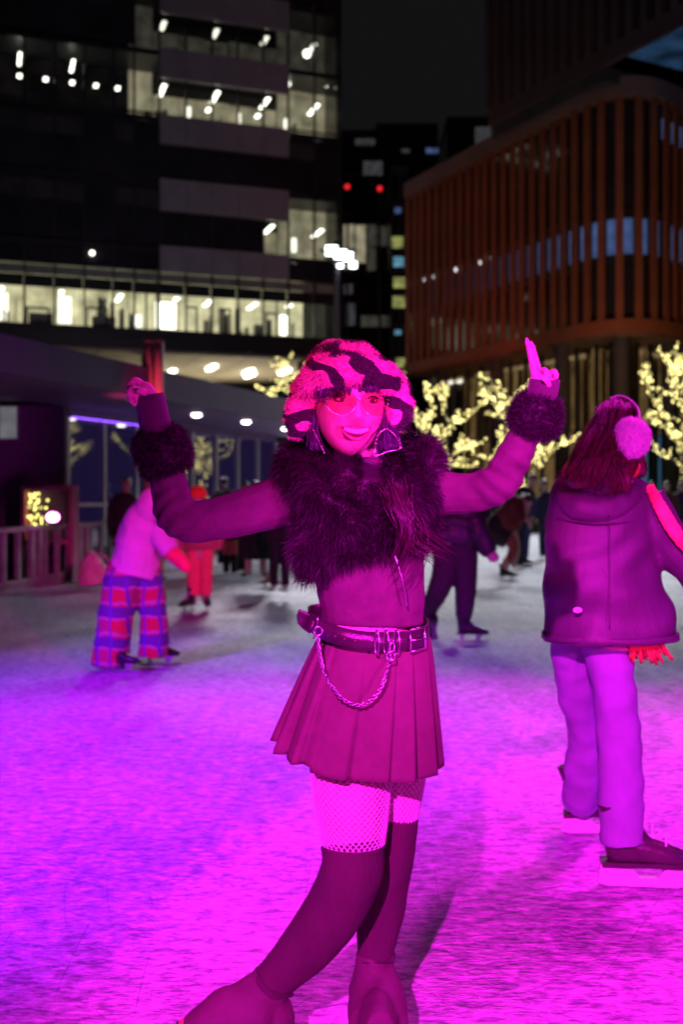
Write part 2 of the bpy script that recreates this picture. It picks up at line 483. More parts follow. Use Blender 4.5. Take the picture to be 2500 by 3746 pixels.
left_bays = [-5.6, -3.85, -2.1, -0.35, 1.4, 3.15, 4.9, 6.65, 7.93, 9.48]
all_bays = left_bays + bays[1:] + [19.7, 21.5]
BR, MI, DI, DK, BK = 'room_bright', 'room_mid', 'room_dim', None, 'room_black'
for k, (z0, z1) in enumerate(Zs):
    zt = (Zs[k + 1][0] if k + 1 < len(Zs) else 42.0)
    for i in range(len(all_bays) - 1):
        x0, x1 = all_bays[i], all_bays[i + 1]
        sp = 9.4 < x0 < 17.8
        top = z1 if (sp or k == 0) else zt - 0.42
        lit = None
        if k == 0: lit = BR if x0 < 19 else DI
        elif k == 3: lit = (MI if x0 > 7.9 else BK)
        elif k == 4: lit = (DI if x0 > 7.9 else DK)
        elif k == 1: lit = (MI if x0 > 16 else DK)
        elif k == 5: lit = (DK if x0 > 17.8 else DK)
        if k == 0:
            # blind band in the head of each window, clear glass below
            part('blind', boxg(x0 + 0.07, x1 - 0.07, 0.10, 0.14, 14.75, 15.30), M['blind'], office)
            part('blind_shade', boxg(x0 + 0.07, x1 - 0.07, 0.20, 0.24, 14.0, 14.74), M['grey_glass'], office)
        if k == 0 and not sp: pane(x0, x1, z1 + .05, zt - 0.42, M['dark_glass'])
        if lit:
            pane(x0, x1, z0, top, M['clear_glass'])
            room(x0 + 0.02, x1 - 0.02, z0, top, M[lit], 2.6 + 0.4 * rng.random())
            if k == 3 and not sp: part('window_transom', boxg(x0 + 0.06, x1 - 0.06, -0.04, 0.1, z0 + 0.0, z0 + 0.12), M['mullion'], office)
        else:
            pane(x0, x1, z0, top, M['dark_glass'])
            if not sp and rng.random() < 0.75:
                part('grey_panel', boxg(x0 + 0.08, x1 - 0.08, -0.05, -0.02, zt - 1.9 + 0.1 * rng.random(), zt - 0.75), M['grey_glass'], office)
    for x in all_bays:
        mull(x, z0, z1 if 9.6 < x < 17.8 else zt)
# ceiling lights, interior things of the lit rows
def clight(x, z, y0, ln, m='tube_light', w=0.13):
    part('ceiling_light', boxg(x - w, x + w, y0, y0 + ln, z, z + 0.07), M[m], office)
for x in (9.9, 13.35, 16.7, 20.1): clight(x, 27.3, 0.5, 2.0)
for x in (13.2, 16.5): clight(x - 0.35, 26.3, 0.9, 0.6)
for x in (9.9, 13.3, 16.6, 19.9): clight(x, 31.3, 0.5, 1.3, 'tube_soft')
for x in (1.15, 4.3): clight(x, 28.1, 0.5, 1.9, 'tube_light', 0.09)
for x in (1.15, 2.7, 4.3, 5.75, 7.1): clight(x, 27.1, 1.3, 0.5, 'tube_light', 0.12)
for x in (17.0, 20.4): clight(x, 19.0, 0.5, 2.2)
for x in (11.6, 14.9, 18.1): part('door_column', boxg(x - 0.10, x + 0.10, 1.2, 1.4, 25.2, 26.4), M['tube_soft'], office)
for x, z in ((18.3, 24.6), (21.1, 25.3), (20.3, 24.2), (18.2, 28.8), (21.0, 29.2), (19.6, 31.0), (19.2, 34.6)):
    part('lamp', ball((x, 1.4, z), 0.26, nu=8, nv=6), M['tube_light'], office)
for x, z in ((18.55, 18.0), (18.55, 16.6)): part('lamp', boxg(x - 0.14, x + 0.14, 0.8, 1.0, z - 0.5, z + 0.4), M['tube_soft'], office)
part('window_lit', boxg(8.1, 9.0, 0.4, 0.45, 23.7, 24.6), M['tube_soft'], office)
for x, y0, ln in ((0.1, .5, .8), (3.6, .5, .9), (7.2, .5, 2.6), (10.7, .4, .8), (12.9, .6, 2.4), (15.9, .6, 2.8), (18.2, .4, 1.0)): clight(x, 13.85, y0, ln)
for x0, x1, z1, m in ((-0.2, 0.5, 13.9, 'tube_soft'), (3.5, 4.3, 13.9, 'tube_soft'), (9.6, 10.9, 13.9, 'tube_light'), (18.0, 18.6, 13.5, 'tube_light'), (8.2, 8.7, 13.0, 'tube_soft')):
    part('lit_screen', boxg(x0, x1, 2.3, 2.35, 12.2, z1), M[m], office)
for x0, x1, z1 in ((11.3, 12.1, 13.5), (13.5, 14.3, 13.5), (16.6, 17.4, 13.4), (8.75, 9.55, 15.3), (1.5, 2.9, 12.9), (5.1, 6.4, 13.1)):
    part('doorway', join(boxg(x0, x0 + 0.12, 0.9, 1.0, 11.8, z1), boxg(x1 - 0.12, x1, 0.9, 1.0, 11.8, z1), boxg(x0 + 0.12, x1 - 0.12, 0.9, 1.0, z1 - 0.12, z1)), M['mullion'], office)
for x in (6.2, 2.4): part('desk', boxg(x - 0.7, x + 0.7, 1.0, 1.8, 11.8, 12.55), M['room_grey'], office)
for k in range(34):
    x = rng.uniform(-5, 19.5); w = rng.uniform(0.06, 0.35); h = rng.uniform(0.5, 2.2)
    part('cabinet', boxg(x, x + w, 1.4 + rng.random(), 2.5, 11.8, 11.8 + h), M['room_grey'] if rng.random() < .5 else M['blind'], office)
for k in range(16):
    x = rng.uniform(8.2, 19.2); w = rng.uniform(0.08, 0.5); h = rng.uniform(0.3, 1.2)
    part('cabinet', boxg(x, x + w, 1.4 + rng.random(), 2.5, 25.25, 25.25 + h), M['room_grey'] if rng.random() < .6 else M['blind'], office)
for k in range(9):
    x = rng.uniform(8.2, 19.2); w = rng.uniform(0.3, 1.0); h = rng.uniform(0.3, 0.8)
    part('cabinet', boxg(x, x + w, 1.4 + rng.random(), 2.5, 29.4, 29.4 + h), M['mullion'], office)
part('lamp', ball((5.35, -0.2, 16.2), 0.14, nu=8, nv=6), M['tube_light'], office)
part('roof_slab', boxg(-8, 21.5, -0.05, DEEP, 42.0, 42.6), M['concrete_dark'], office)
part('end_wall', boxg(21.32, 21.5, 0.3, DEEP, 11.8, 42), M['dark_glass'], office)
# open undercroft: ceiling panels with oblong lamps, a back wall and columns
M['soffit'] = mat('soffit', (0.30, 0.27, 0.20), 0.8, var=0.2, scale=0.6)
for i in range(9):
    for j in range(4):
        part('ceiling_panel', boxg(-7 + i * 3.2, -7 + i * 3.2 + 3.14, 0.2 + j * 6.2, 0.2 + j * 6.2 + 6.1, 10.30, 10.5), M['soffit'], office)
M['undercroft_lamp'] = emit('undercroft_lamp', (1.0, 0.94, 0.80), 9.0, sample=True)
for (x, y) in ((10.2, 4.5), (11.8, 8.0), (14.0, 4.5), (15.6, 15.0), (17.0, 6.0), (17.6, 8.0), (12.5, 16.0), (9.5, 13.0), (19.4, 5.0)):
    part('soffit_lamp', boxg(x - 0.17, x + 0.17, y, y + 2.3, 10.10, 10.28), M['undercroft_lamp'], office)
part('back_wall', boxg(-8, 21.4, DEEP - 0.3, DEEP, 0, 10.3), M['concrete_dark'], office)
M['column_red'] = mat('column_red', (0.75, 0.30, 0.30), 0.6, var=0.15, scale=1.0)
for x in (9.15, 19.5, -1.6):
    a = np.linspace(0, 2 * math.pi, 20, endpoint=False)
    for o_ in (-0.32, 0.38):
        part('column', (np.vstack([np.stack([x + o_ + 0.30 * np.cos(a), 1.2 + 0.30 * np.sin(a), 0 * a - 0.06], 1), np.stack([x + o_ + 0.30 * np.cos(a), 1.2 + 0.30 * np.sin(a), 0 * a + 10.3], 1)]),
             [(i, (i + 1) % 20, (i + 1) % 20 + 20, i + 20) for i in range(20)]), M['concrete_dark'], office, True)
spot('undercroft_fill', (-8, 78, 2.0), (-8, 74, 10), 5000, (1.0, 0.85, 0.6), 120, 0.9, 1.0)  # added unseen uplight to brighten the undercroft ceiling

# ---------------------------------------------------------------- dark towers between the office and the finned block
M['navy_glass'] = mat('navy_glass', (0.020, 0.022, 0.034), 0.2, var=0.4, scale=0.3)
M['win_yellow'] = emit('win_yellow', (0.75, 0.80, 0.25), 0.30, var=0.5, scale=2)
M['win_cyan'] = emit('win_cyan', (0.25, 0.65, 0.9), 0.35, var=0.5, scale=2)
M['win_grey'] = emit('win_grey', (0.8, 0.8, 0.9), 0.045, var=0.5, scale=2)
M['win_blue'] = emit('win_blue', (0.25, 0.42, 1.0), 0.17, var=0.6, scale=1.2)
M['win_blue_dim'] = emit('win_blue_dim', (0.40, 0.45, 1.0), 0.10, var=0.6, scale=1.2)
M['lamp_red'] = emit('lamp_red', (1.0, 0.02, 0.03), 1.0)

def wpx(u0, u1, v0, v1, Y): # a rectangle on a facade that squarely faces the square
    a, b = P(u0, v0, Y), P(u1, v1, Y)
    return min(a.x, b.x), max(a.x, b.x), min(a.z, b.z), max(a.z, b.z)

def tower(label, u0, u1, vt, Y, depth, wins, m, cols=4, rows=9):
    x0, x1, z0, z1 = wpx(u0, u1, vt, 1400, Y)
    t = thing('distant_tower', label, 'building', ((x0 + x1) / 2, Y, 0))
    cx = (x0 + x1) / 2; w = (x1 - x0) / 2
    part('wall', boxg(-w, w, 0.3, depth, -0.06, z1), m, t)
    part('parapet', boxg(-w - 0.1, w + 0.1, 0.1, depth, z1, z1 + 0.8), M['concrete_dark'], t)
    fh = z1 / rows
    for i in range(cols + 1):
        x = -w + 2 * w * i / cols
        part('pier', boxg(x - 0.15, x + 0.15, 0.0, 0.29, 0, z1), M['mullion'], t)
    for j in range(1, rows):
        part('floor_band', boxg(-w, w, 0.12, 0.28, fh * j - 0.3, fh * j + 0.3), M['concrete_dark'], t)
    for (a, b, c, d, mm) in wins:
        q = wpx(a, b, c, d, Y)
        part('window', boxg(q[0] - cx, q[1] - cx, -0.06, 0.10, q[2], q[3]), M[mm], t)
    return t

tower('dark glass tower beside the office building with two red lamps', 1250, 1432, 505, 96, 20,
      [(1300, 1372, 508, 530, 'win_grey'), (1330, 1400, 590, 640, 'win_grey'), (1344, 1376, 822, 900, 'room_dim'), (1262, 1296, 910, 985, 'room_mid'),
       (1322, 1412, 1155, 1195, 'room_dim'), (1265, 1300, 1110, 1190, 'win_grey'), (1258, 1296, 822, 905, 'room_mid'), (1302, 1338, 824, 960, 'room_mid'), (1382, 1412, 828, 900, 'room_dim'), (1258, 1290, 1040, 1075, 'win_grey'), (1344, 1376, 905, 990, 'room_dim')], M['navy_glass'], 3, 10)
t = tower('narrow dark tower with a column of small yellow lit windows', 1436, 1492, 640, 84, 16,
          [(1434, 1476, 866, 906, 'win_yellow'), (1440, 1478, 940, 975, 'win_cyan'), (1440, 1482, 1015, 1052, 'win_yellow'), (1438, 1482, 1084, 1125, 'win_yellow'),
           (1450, 1482, 1310, 1345, 'win_yellow'), (1445, 1468, 1208, 1224, 'win_cyan'), (1445, 1468, 760, 780, 'win_blue')], M['navy_glass'], 2, 11)
tower('low far dark block on the skyline left of the brown fins', 1380, 1600, 470, 150, 25, [(1560, 1605, 542, 560, 'win_blue'), (1470, 1500, 545, 558, 'win_grey')], M['navy_glass'], 5, 12)
tower('square far dark block on the skyline touching the brown fins', 1640, 1850, 445, 160, 25, [(1740, 1800, 465, 560, 'win_grey')], M['navy_glass'], 5, 12)
for u, v, lb in ((1271, 683, 'small red warning lamp on a mast, the left of two'), (1390, 690, 'small red warning lamp on a mast, the right of two')):
    p = P(u, v, 76)
    t = thing('warning_lamp', lb, 'lamp', (p.x, 76, 0), 'red warning lamps')
    part('mast', join(tube([(0, 0, -0.06), (0, 0, p.z - 0.3)], 0.09, 8, 1)), M['mullion'], t)
    part('bulb', ball((0, 0, p.z), 0.20, nu=10, nv=8), M['lamp_red'], t, True)

# ---------------------------------------------------------------- block with brown fins and a rounded corner
M['terracotta'] = mat('terracotta', (0.28, 0.082, 0.034), 0.65, var=0.22, scale=0.5, bump=0.1, bscale=6)
M['brown_metal'] = mat('brown_metal', (0.22, 0.14, 0.12), 0.6, var=0.2, scale=0.5)
M['fin_dark'] = mat('fin_dark', (0.095, 0.058, 0.062), 0.6, var=0.2, scale=0.4)

def facade_path(off=0.0):
    "left wing, rounded corner, right wing; returns points and outward normals about 0.1 m apart"
    Lp, C, Rp = Vector((3.75, 61.1)), Vector((12.2, 44.0)), Vector((24.5, 55.5))
    d1, d2 = (C - Lp).normalized(), (Rp - C).normalized()
    cut = 3.6
    p1, p2 = C - d1 * cut, C + d2 * cut
    pts = [Lp + (p1 - Lp) * i / 150 for i in range(150)]
    for i in range(81):
        s = i / 80
        pts.append(p1 * (1 - s) ** 2 + C * 2 * s * (1 - s) + p2 * s * s)
    pts += [p2 + (Rp - p2) * i / 140 for i in range(1, 141)]
    out = []
    for i, p in enumerate(pts):
        q = pts[min(i + 1, len(pts) - 1)] - pts[max(i - 1, 0)]
        n = Vector((q.y, -q.x)).normalized()
        out.append((p + n * off, n))
    return out

def band(name, path, z0, z1, thick, m, parent, inner=0.0):
    v, f = [], []
    k = len(path)
    for p, n in path:
        a = p + n * thick; b = p + n * inner
        v += [(a.x, a.y, z0), (a.x, a.y, z1), (b.x, b.y, z1), (b.x, b.y, z0)]
    for i in range(k - 1):
        for j in range(4):
            j2 = (j + 1) % 4
            f.append((i * 4 + j, i * 4 + 4 + j, i * 4 + 4 + j2, i * 4 + j2))
    f += [(0, 1, 2, 3), tuple((k - 1) * 4 + x for x in (3, 2, 1, 0))]
    return part(name, (np.array(v), f), m, parent, False)

block = thing('finned_building', 'brown building wrapped in orange vertical fins around a rounded corner', 'building', (0, 0, 0))
fp = facade_path()
band('glass_wall', fp, 9.2, 18.75, -0.28, M['dark_glass'], block, -0.5)
band('base_beam', fp, 8.5, 9.1, 0.12, M['terracotta'], block, -1.2)
band('top_beam', fp, 18.85, 19.7, 0.12, M['brown_metal'], block, -1.2)
band('floor_band', fp, 13.6, 14.0, -0.22, M['mullion'], block, -0.27)
band('floor_band', fp, 11.6, 11.95, -0.22, M['mullion'], block, -0.27)
cum = [0.0]
for i in range(1, len(fp)): cum.append(cum[-1] + (fp[i][0] - fp[i - 1][0]).length)
fin0 = part('fin', boxg(-0.165, 0.165, -0.08, 0.06, 9.1, 18.85), M['terracotta'], block)
spots, s = [], 0.3
while s < cum[-1]:
    i = min(range(len(cum)), key=lambda k: abs(cum[k] - s))
    spots.append(i); s += 0.80
for j, i in enumerate(spots):
    p, n = fp[i]
    a = math.atan2(n.x, -n.y)
    if j == 0: fin0.location = (p.x, p.y, 0); fin0.rotation_euler = (0, 0, a)
    else: copy_part(fin0, block, (p.x, p.y, 0), rz=a)
    if j + 1 < len(spots):
        k = (i + spots[j + 1]) // 2
        p2, n2 = fp[k]; a2 = math.atan2(n2.x, -n2.y)
        q = p2 - n2 * 0.24
        r_ = rng.random()
        near = cum[i] > 12
        mm = 'win_blue' if near else 'win_blue_dim'
        if cum[i] > 1.5 and (r_ < 0.85):
            w = part('lit_window', boxg(-0.23, 0.23, -0.02, 0.06, 12.0, 13.55), M[mm], block); w.location = (q.x, q.y, 0); w.rotation_euler = (0, 0, a2)
        if cum[i] > 20:
            w = part('lit_window', boxg(-0.23, 0.23, -0.02, 0.06, 17.3, 18.2), M[mm], block); w.location = (q.x, q.y, 0); w.rotation_euler = (0, 0, a2)
        for z0, z1 in ((9.35, 11.55), (14.05, 17.2)):
            w = part('window_pane', boxg(-0.23, 0.23, -0.02, 0.05, z0, z1), M['dark_glass'], block); w.location = (q.x, q.y, 0); w.rotation_euler = (0, 0, a2)
M['wing_lamp'] = emit('wing_lamp', (0.9, 0.95, 1.0), 2.0)
for j in range(8):
    p, n = fp[int(6 + j * 11)]
    q = p + n * -0.30
    part('row_lamp', ball((q.x, q.y, 13.75 - 0.02 * j), 0.13, nu=8, nv=6), M['wing_lamp'], block)
# upper storeys: a straight dark slab overhanging the rounded corner
ul, ur = Vector((8.01 - 0.55, 52.5 - 0.25)), Vector((16.2, 35.6))
angu = math.atan2(ur.y - ul.y, ur.x - ul.x); lu = (ur - ul).length
ub = thing('upper_tower', 'dark upper tower with thin vertical fins overhanging the orange block', 'building', (ul.x, ul.y, 0), rotz=angu)
part('glass_wall', boxg(0, lu, 0.25, 14, 20.3, 46), M['dark_glass'], ub)
part('base_beam', boxg(-0.1, lu, 0.0, 0.24, 19.95, 20.75), M['fin_dark'], ub)
part('corner_post', boxg(-0.2, 0.15, -0.12, 14, 20.75, 46), M['fin_dark'], ub)
ufin = None
for i in range(int(lu / 0.85)):
    x = 0.6 + i * 0.85
    if ufin is None: ufin = part('fin', boxg(-0.20, 0.20, -0.10, 0.22, 20.75, 46), M['fin_dark'], ub); ufin.location = (x, 0, 0)
    else: copy_part(ufin, ub, (x, 0, 0))
M['blue_glow'] = emit('blue_glow', (0.12, 0.34, 0.75), 0.075, var=0.8, scale=0.7)  # blue light on the overhang's underside put in as glowing panels
M['wing_lamp2'] = emit('wing_lamp2', (0.4, 0.8, 1.0), 1.0)
for i in range(7):
    for j in range(3):
        x = lu - 9.6 + i * 1.35
        part('underside_panel', boxg(x, x + 1.18, 0.5 + j * 2.6, 2.95 + j * 2.6, 20.12, 20.29), M['blue_glow'], ub)
part('underside_beam', boxg(-0.1, lu, 0.26, 14, 20.30, 20.34), M['mullion'], ub)
part('lamp', ball((lu - 3.1, 1.0, 20.0), 0.10, nu=8, nv=6), M['wing_lamp2'], ub)
part('roof_deck', boxg(0, lu - 10.5, 0.1, 10, 19.3, 19.94), M['concrete_dark'], ub)
# ground floor of the block: glass front, warm drapes, bluish lit rooms
gp = facade_path(-1.5)
M['warm_room'] = emit('warm_room', (1.0, 0.58, 0.22), 0.16, var=0.85, scale=0.9)  # shop room walls carry their light as a glow of their own
M['warm_strip'] = emit('warm_strip', (1.0, 0.66, 0.32), 0.30, var=0.6, scale=0.8)
M['blue_room'] = emit('blue_room', (0.18, 0.50, 0.95), 0.20, var=0.8, scale=0.7)
M['drape'] = mat('drape', (0.14, 0.09, 0.05), 0.8, var=0.5, scale=1.2)
band('soffit', fp, 8.36, 8.5, 0.0, M['drape'], block, -5.0)
idx = list(range(4, len(gp) - 14, 13))
for j, i in enumerate(idx):
    p, n = gp[i + 6]; a = math.atan2(n.x, -n.y)
    w2 = (gp[i + 13][0] - gp[i][0]).length / 2
    def put(name, g, m, back=0.0):
        o_ = part(name, g, m, block); q = p - n * back; o_.location = (q.x, q.y, 0); o_.rotation_euler = (0, 0, a); return o_
    put('shop_pane', boxg(-w2 + 0.04, w2 - 0.04, 0, 0.03, 0.2, 4.4), M['clear_glass'])
    put('shop_pane', boxg(-w2 + 0.04, w2 - 0.04, 0, 0.03, 4.5, 8.3), M['clear_glass'])
    put('shop_post', boxg(-w2 - 0.05, -w2 + 0.05, -0.08, 0.12, -0.06, 8.36), M['mullion'])
    put('shop_transom', boxg(-w2 + 0.05, w2 - 0.05, -0.05, 0.1, 4.4, 4.5), M['mullion'])
    bl = cum[min(i, len(cum) - 1)] > 11
    put('room_wall', boxg(-w2 + 0.02, w2 - 0.02, 2.2, 2.25, 4.5, 8.3), M['warm_room'])
    put('room_wall', boxg(-w2 + 0.02, w2 - 0.02, 2.0 + 0.3 * rng.random(), 2.4, -0.05, 4.4), M['blue_room' if bl and rng.random() < .8 else 'warm_room'])
    for q_ in range(3):
        x = -w2 + 0.2 + rng.random() * (2 * w2 - 0.6)
        if rng.random() < 0.7: put('drape', boxg(x, x + 0.12 + 0.3 * rng.random(), 0.8, 0.9, 4.5 if rng.random() < .6 else 0.2, 8.2), M['drape'])
    if rng.random() < 0.55: put('light_strip', boxg(-w2 + 0.1, w2 - 0.1, 0.5, 0.65, 7.95, 8.15), M['warm_strip'])
for j in range(2, len(idx), 4):
    p, n = fp[idx[j]]; q = p - n * 0.6
    a_ = np.linspace(0, 2 * math.pi, 16, endpoint=False)
    part('column', (np.vstack([np.stack([q.x + 0.36 * np.cos(a_), q.y + 0.36 * np.sin(a_), 0 * a_ - 0.06], 1), np.stack([q.x + 0.36 * np.cos(a_), q.y + 0.36 * np.sin(a_), 0 * a_ + 8.4], 1)]),
         [(i, (i + 1) % 16, (i + 1) % 16 + 16, i + 16) for i in range(16)]), M['concrete_dark'], block, True)

# ---------------------------------------------------------------- low pavilion on the left
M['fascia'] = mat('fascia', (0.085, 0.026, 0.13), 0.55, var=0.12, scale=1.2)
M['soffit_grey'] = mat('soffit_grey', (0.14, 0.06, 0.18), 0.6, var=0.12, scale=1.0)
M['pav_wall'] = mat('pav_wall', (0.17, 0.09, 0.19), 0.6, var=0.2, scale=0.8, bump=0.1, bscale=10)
M['pav_frame'] = mat('pav_frame', (0.45, 0.42, 0.50), 0.4, 0.4, var=0.1)
M['violet_strip'] = emit('violet_strip', (0.28, 0.08, 1.0), 4.0, sample=True)
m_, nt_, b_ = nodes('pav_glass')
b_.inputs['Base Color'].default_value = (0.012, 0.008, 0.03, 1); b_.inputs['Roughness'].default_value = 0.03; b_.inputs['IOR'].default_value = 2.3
b_.inputs['Emission Color'].default_value = (0.16, 0.09, 0.55, 1); b_.inputs['Emission Strength'].default_value = 0.045  # violet light of the interior put into the panes as a faint glow
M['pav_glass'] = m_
M['down_lamp'] = emit('down_lamp', (1.0, 0.93, 0.92), 11.0, sample=True)
A2, B2 = Vector((-4.97, 18.8)), Vector((-1.77, 28.0))
ang_p = math.atan2(B2.y - A2.y, B2.x - A2.x); lenp = (B2 - A2).length
pav = thing('pavilion', 'low purple lit pavilion with deep roof overhang and dark window wall', 'pavilion', (A2.x, A2.y, 0), rotz=ang_p)
# local x runs along the window wall away from the camera, local -y points at the rink
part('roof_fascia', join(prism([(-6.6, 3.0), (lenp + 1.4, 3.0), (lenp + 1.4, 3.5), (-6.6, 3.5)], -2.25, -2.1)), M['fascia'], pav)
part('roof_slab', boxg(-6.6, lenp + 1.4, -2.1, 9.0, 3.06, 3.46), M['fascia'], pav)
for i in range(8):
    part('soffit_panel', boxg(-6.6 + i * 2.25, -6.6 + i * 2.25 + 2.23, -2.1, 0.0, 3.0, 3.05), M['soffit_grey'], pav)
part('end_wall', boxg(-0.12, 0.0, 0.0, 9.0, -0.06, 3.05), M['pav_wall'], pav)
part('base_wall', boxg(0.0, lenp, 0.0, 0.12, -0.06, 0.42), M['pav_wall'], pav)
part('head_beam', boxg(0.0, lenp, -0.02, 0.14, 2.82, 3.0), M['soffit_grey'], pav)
part('light_strip', boxg(0.1, 2.6, -0.05, -0.035, 2.805, 2.82), M['violet_strip'], pav)
npan = 8
for i in range(npan):
    x0, x1 = lenp * i / npan, lenp * (i + 1) / npan
    part('window_pane', boxg(x0 + 0.05, x1 - 0.05, 0.03, 0.06, 0.42, 2.82), M['pav_glass'], pav)
    part('window_post', boxg(x0 - 0.05, x0 + 0.05, -0.03, 0.13, 0.42, 2.82), M['pav_frame'], pav)
    part('window_rail', boxg(x0 + 0.05, x1 - 0.05, -0.015, 0.10, 1.18, 1.25), M['pav_frame'], pav)
part('window_post', boxg(lenp - 0.02, lenp + 0.1, -0.03, 0.13, -0.06, 2.82), M['pav_frame'], pav)
for (u, v) in ((719, 1514), (901, 1540), (1045, 1565)):
    Y = 1.6 * F_PX / (VH - v); q = P(u, v, Y)
    d = Matrix.Rotation(-ang_p, 3, 'Z') @ (q - Vector((A2.x, A2.y, 0)))
    part('downlight', ball((d.x, d.y, 2.975), (0.10, 0.10, 0.04), nu=14, nv=8), M['down_lamp'], pav, True)
    spot('downlight_beam', (q.x, q.y, 2.9), (q.x, q.y, 0), 60, (1, 0.85, 0.95), 110, 0.8, 0.1)
lc = thing('light_column', 'pair of tall slim columns glowing pinkish red beside the pavilion roof', 'column', (P(562, VH, 17.2).x, 17.2, 0))
for dx in (-0.085, 0.085):
    part('shaft', tube([(dx, 0, -0.06), (dx, 0, 2.0), (dx, 0, 3.92)], 0.082, 16, 2), M['column_red'], lc, True)
    part('cap', tube([(dx, 0, 3.921), (dx, 0, 3.96)], 0.088, 16, 1), M['concrete_dark'], lc, True)
part('base_plate', boxg(-0.2, 0.2, -0.14, 0.14, -0.05, 0.03), M['concrete_dark'], lc)
spot('column_wash', (-3.3, 14.4, 0.5), (-3.14, 17.2, 3.4), 900, (1.0, 0.10, 0.22), 24, 0.7, 0.1)
# solid wall and light box at the far left, facing the rink corner
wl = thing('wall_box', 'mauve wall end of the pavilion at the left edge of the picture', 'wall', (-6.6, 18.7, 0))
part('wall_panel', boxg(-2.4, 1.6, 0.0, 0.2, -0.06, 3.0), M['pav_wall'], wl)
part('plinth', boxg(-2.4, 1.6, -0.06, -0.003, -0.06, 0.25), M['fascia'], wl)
lb = thing('light_box', 'pale grey rectangular sign box on the mauve wall', 'sign', (P(25, 1545, 18.5).x, 18.56, P(25, 1545, 18.5).z))
M['sign_face'] = emit('sign_face', (0.75, 0.75, 0.85), 0.16, var=0.3, scale=3)
part('box', boxg(-0.17, 0.17, 0, 0.13, -0.30, 0.30), M['pav_frame'], lb)
part('sign_face', boxg(-0.15, 0.15, -0.012, -0.003, -0.28, 0.28), M['sign_face'], lb)
pl = thing('planter_box', 'dark pink framed planter stand with yellow fairy lights behind the fence', 'planter', (P(170, 1900, 16.8).x, 16.8, 0))
M['planter_pink'] = mat('planter_pink', (0.40, 0.10, 0.22), 0.6, var=0.2)
M['fairy'] = emit('fairy', (0.95, 0.85, 0.22), 3.2)
part('frame', join(boxg(-0.42, -0.36, 0, 0.4, -0.06, 1.55), boxg(0.36, 0.42, 0, 0.4, -0.06, 1.55), boxg(-0.36, 0.36, 0, 0.4, 1.48, 1.55), boxg(-0.36, 0.36, 0, 0.4, 0.6, 0.66)), M['planter_pink'], pl)
part('back_panel', boxg(-0.36, 0.36, 0.36, 0.39, 0.66, 1.48), M['fascia'], pl)
tw = []
for k in range(9):
    a = rng.uniform(-0.32, 0.05); tw.append(tube([(a * .5, 0.2, 0.66), (a, 0.15, 1.0), (a + rng.uniform(-.08, .08), 0.12, 1.2 + 0.2 * rng.random())], 0.008, 5, 2))
part('twigs', join(*tw), M['concrete_dark'], pl)
o_ = part('fairy_lights', join(*[ball((rng.uniform(-0.34, 0.0), rng.uniform(0.05, 0.25), rng.uniform(0.80, 1.42)), 0.022, nu=6, nv=4) for k in range(46)]), M['fairy'], pl); o_['kind'] = 'stuff'

# ---------------------------------------------------------------- fence with a magenta lamp
M['fence'] = mat('fence', (0.30, 0.29, 0.28), 0.6, 0.1, var=0.25, scale=4)
fa, fb = Vector((-5.20, 12.0)), Vector((-4.12, 19.2))
ang_f = math.atan2(fb.y - fa.y, fb.x - fa.x); lf = (fb - fa).length
fence = thing('rink_fence', 'grey rink side fence of upright bars under a flat top rail', 'fence', (fa.x, fa.y, 0), rotz=ang_f)
part('top_rail', boxg(0, lf, -0.06, 0.06, 0.86, 0.93), M['fence'], fence)
part('bottom_rail', boxg(0, lf, -0.04, 0.04, 0.10, 0.16), M['fence'], fence)
part('kick_board', boxg(0, lf, -0.015, 0.015, -0.05, 0.097), M['fence'], fence)
bar = None
nb = 16
for i in range(nb + 1):
    x = lf * i / nb
    if bar is None: bar = part('bar', boxg(-0.055, 0.055, -0.03, 0.03, 0.16, 0.86), M['fence'], fence)
    else: copy_part(bar, fence, (x, 0, 0))
for i in range(0, nb, 4):
    part('post', boxg(lf * (i + .5) / nb - 0.06, lf * (i + .5) / nb + 0.06, -0.05, 0.05, 0.0, 0.86), M['fence'], fence)
lp = P(197, 1905, 15.8)
sl = thing('stage_lamp', 'glowing magenta spotlight sitting on the rink fence rail', 'lamp', (lp.x, 15.8, 0.94))
M['lamp_magenta'] = emit('lamp_magenta', (1.0, 0.22, 0.85), 14.0)
M['lamp_black'] = mat('lamp_black', (0.12, 0.03, 0.08), 0.4, var=0.2)
part('housing', loft([(0, 0.12, 0.12, .07, .07), (0, 0.05, 0.12, .10, .10), (0, -0.06, 0.12, .115, .115)], 14, 2), M['lamp_black'], sl, True)
part('yoke', join(boxg(-0.14, -0.12, -0.03, 0.03, 0, 0.14), boxg(0.12, 0.14, -0.03, 0.03, 0, 0.14), boxg(-0.14, 0.14, -0.03, 0.03, -0.012, 0.0)), M['lamp_black'], sl)
part('lens', ball((0, -0.07, 0.12), (0.10, 0.03, 0.075), nu=14, nv=8), M['lamp_magenta'], sl, True)
M['snow'] = mat('snow', (0.75, 0.72, 0.74), 0.8, var=0.15, scale=14, bump=0.5, bscale=40)

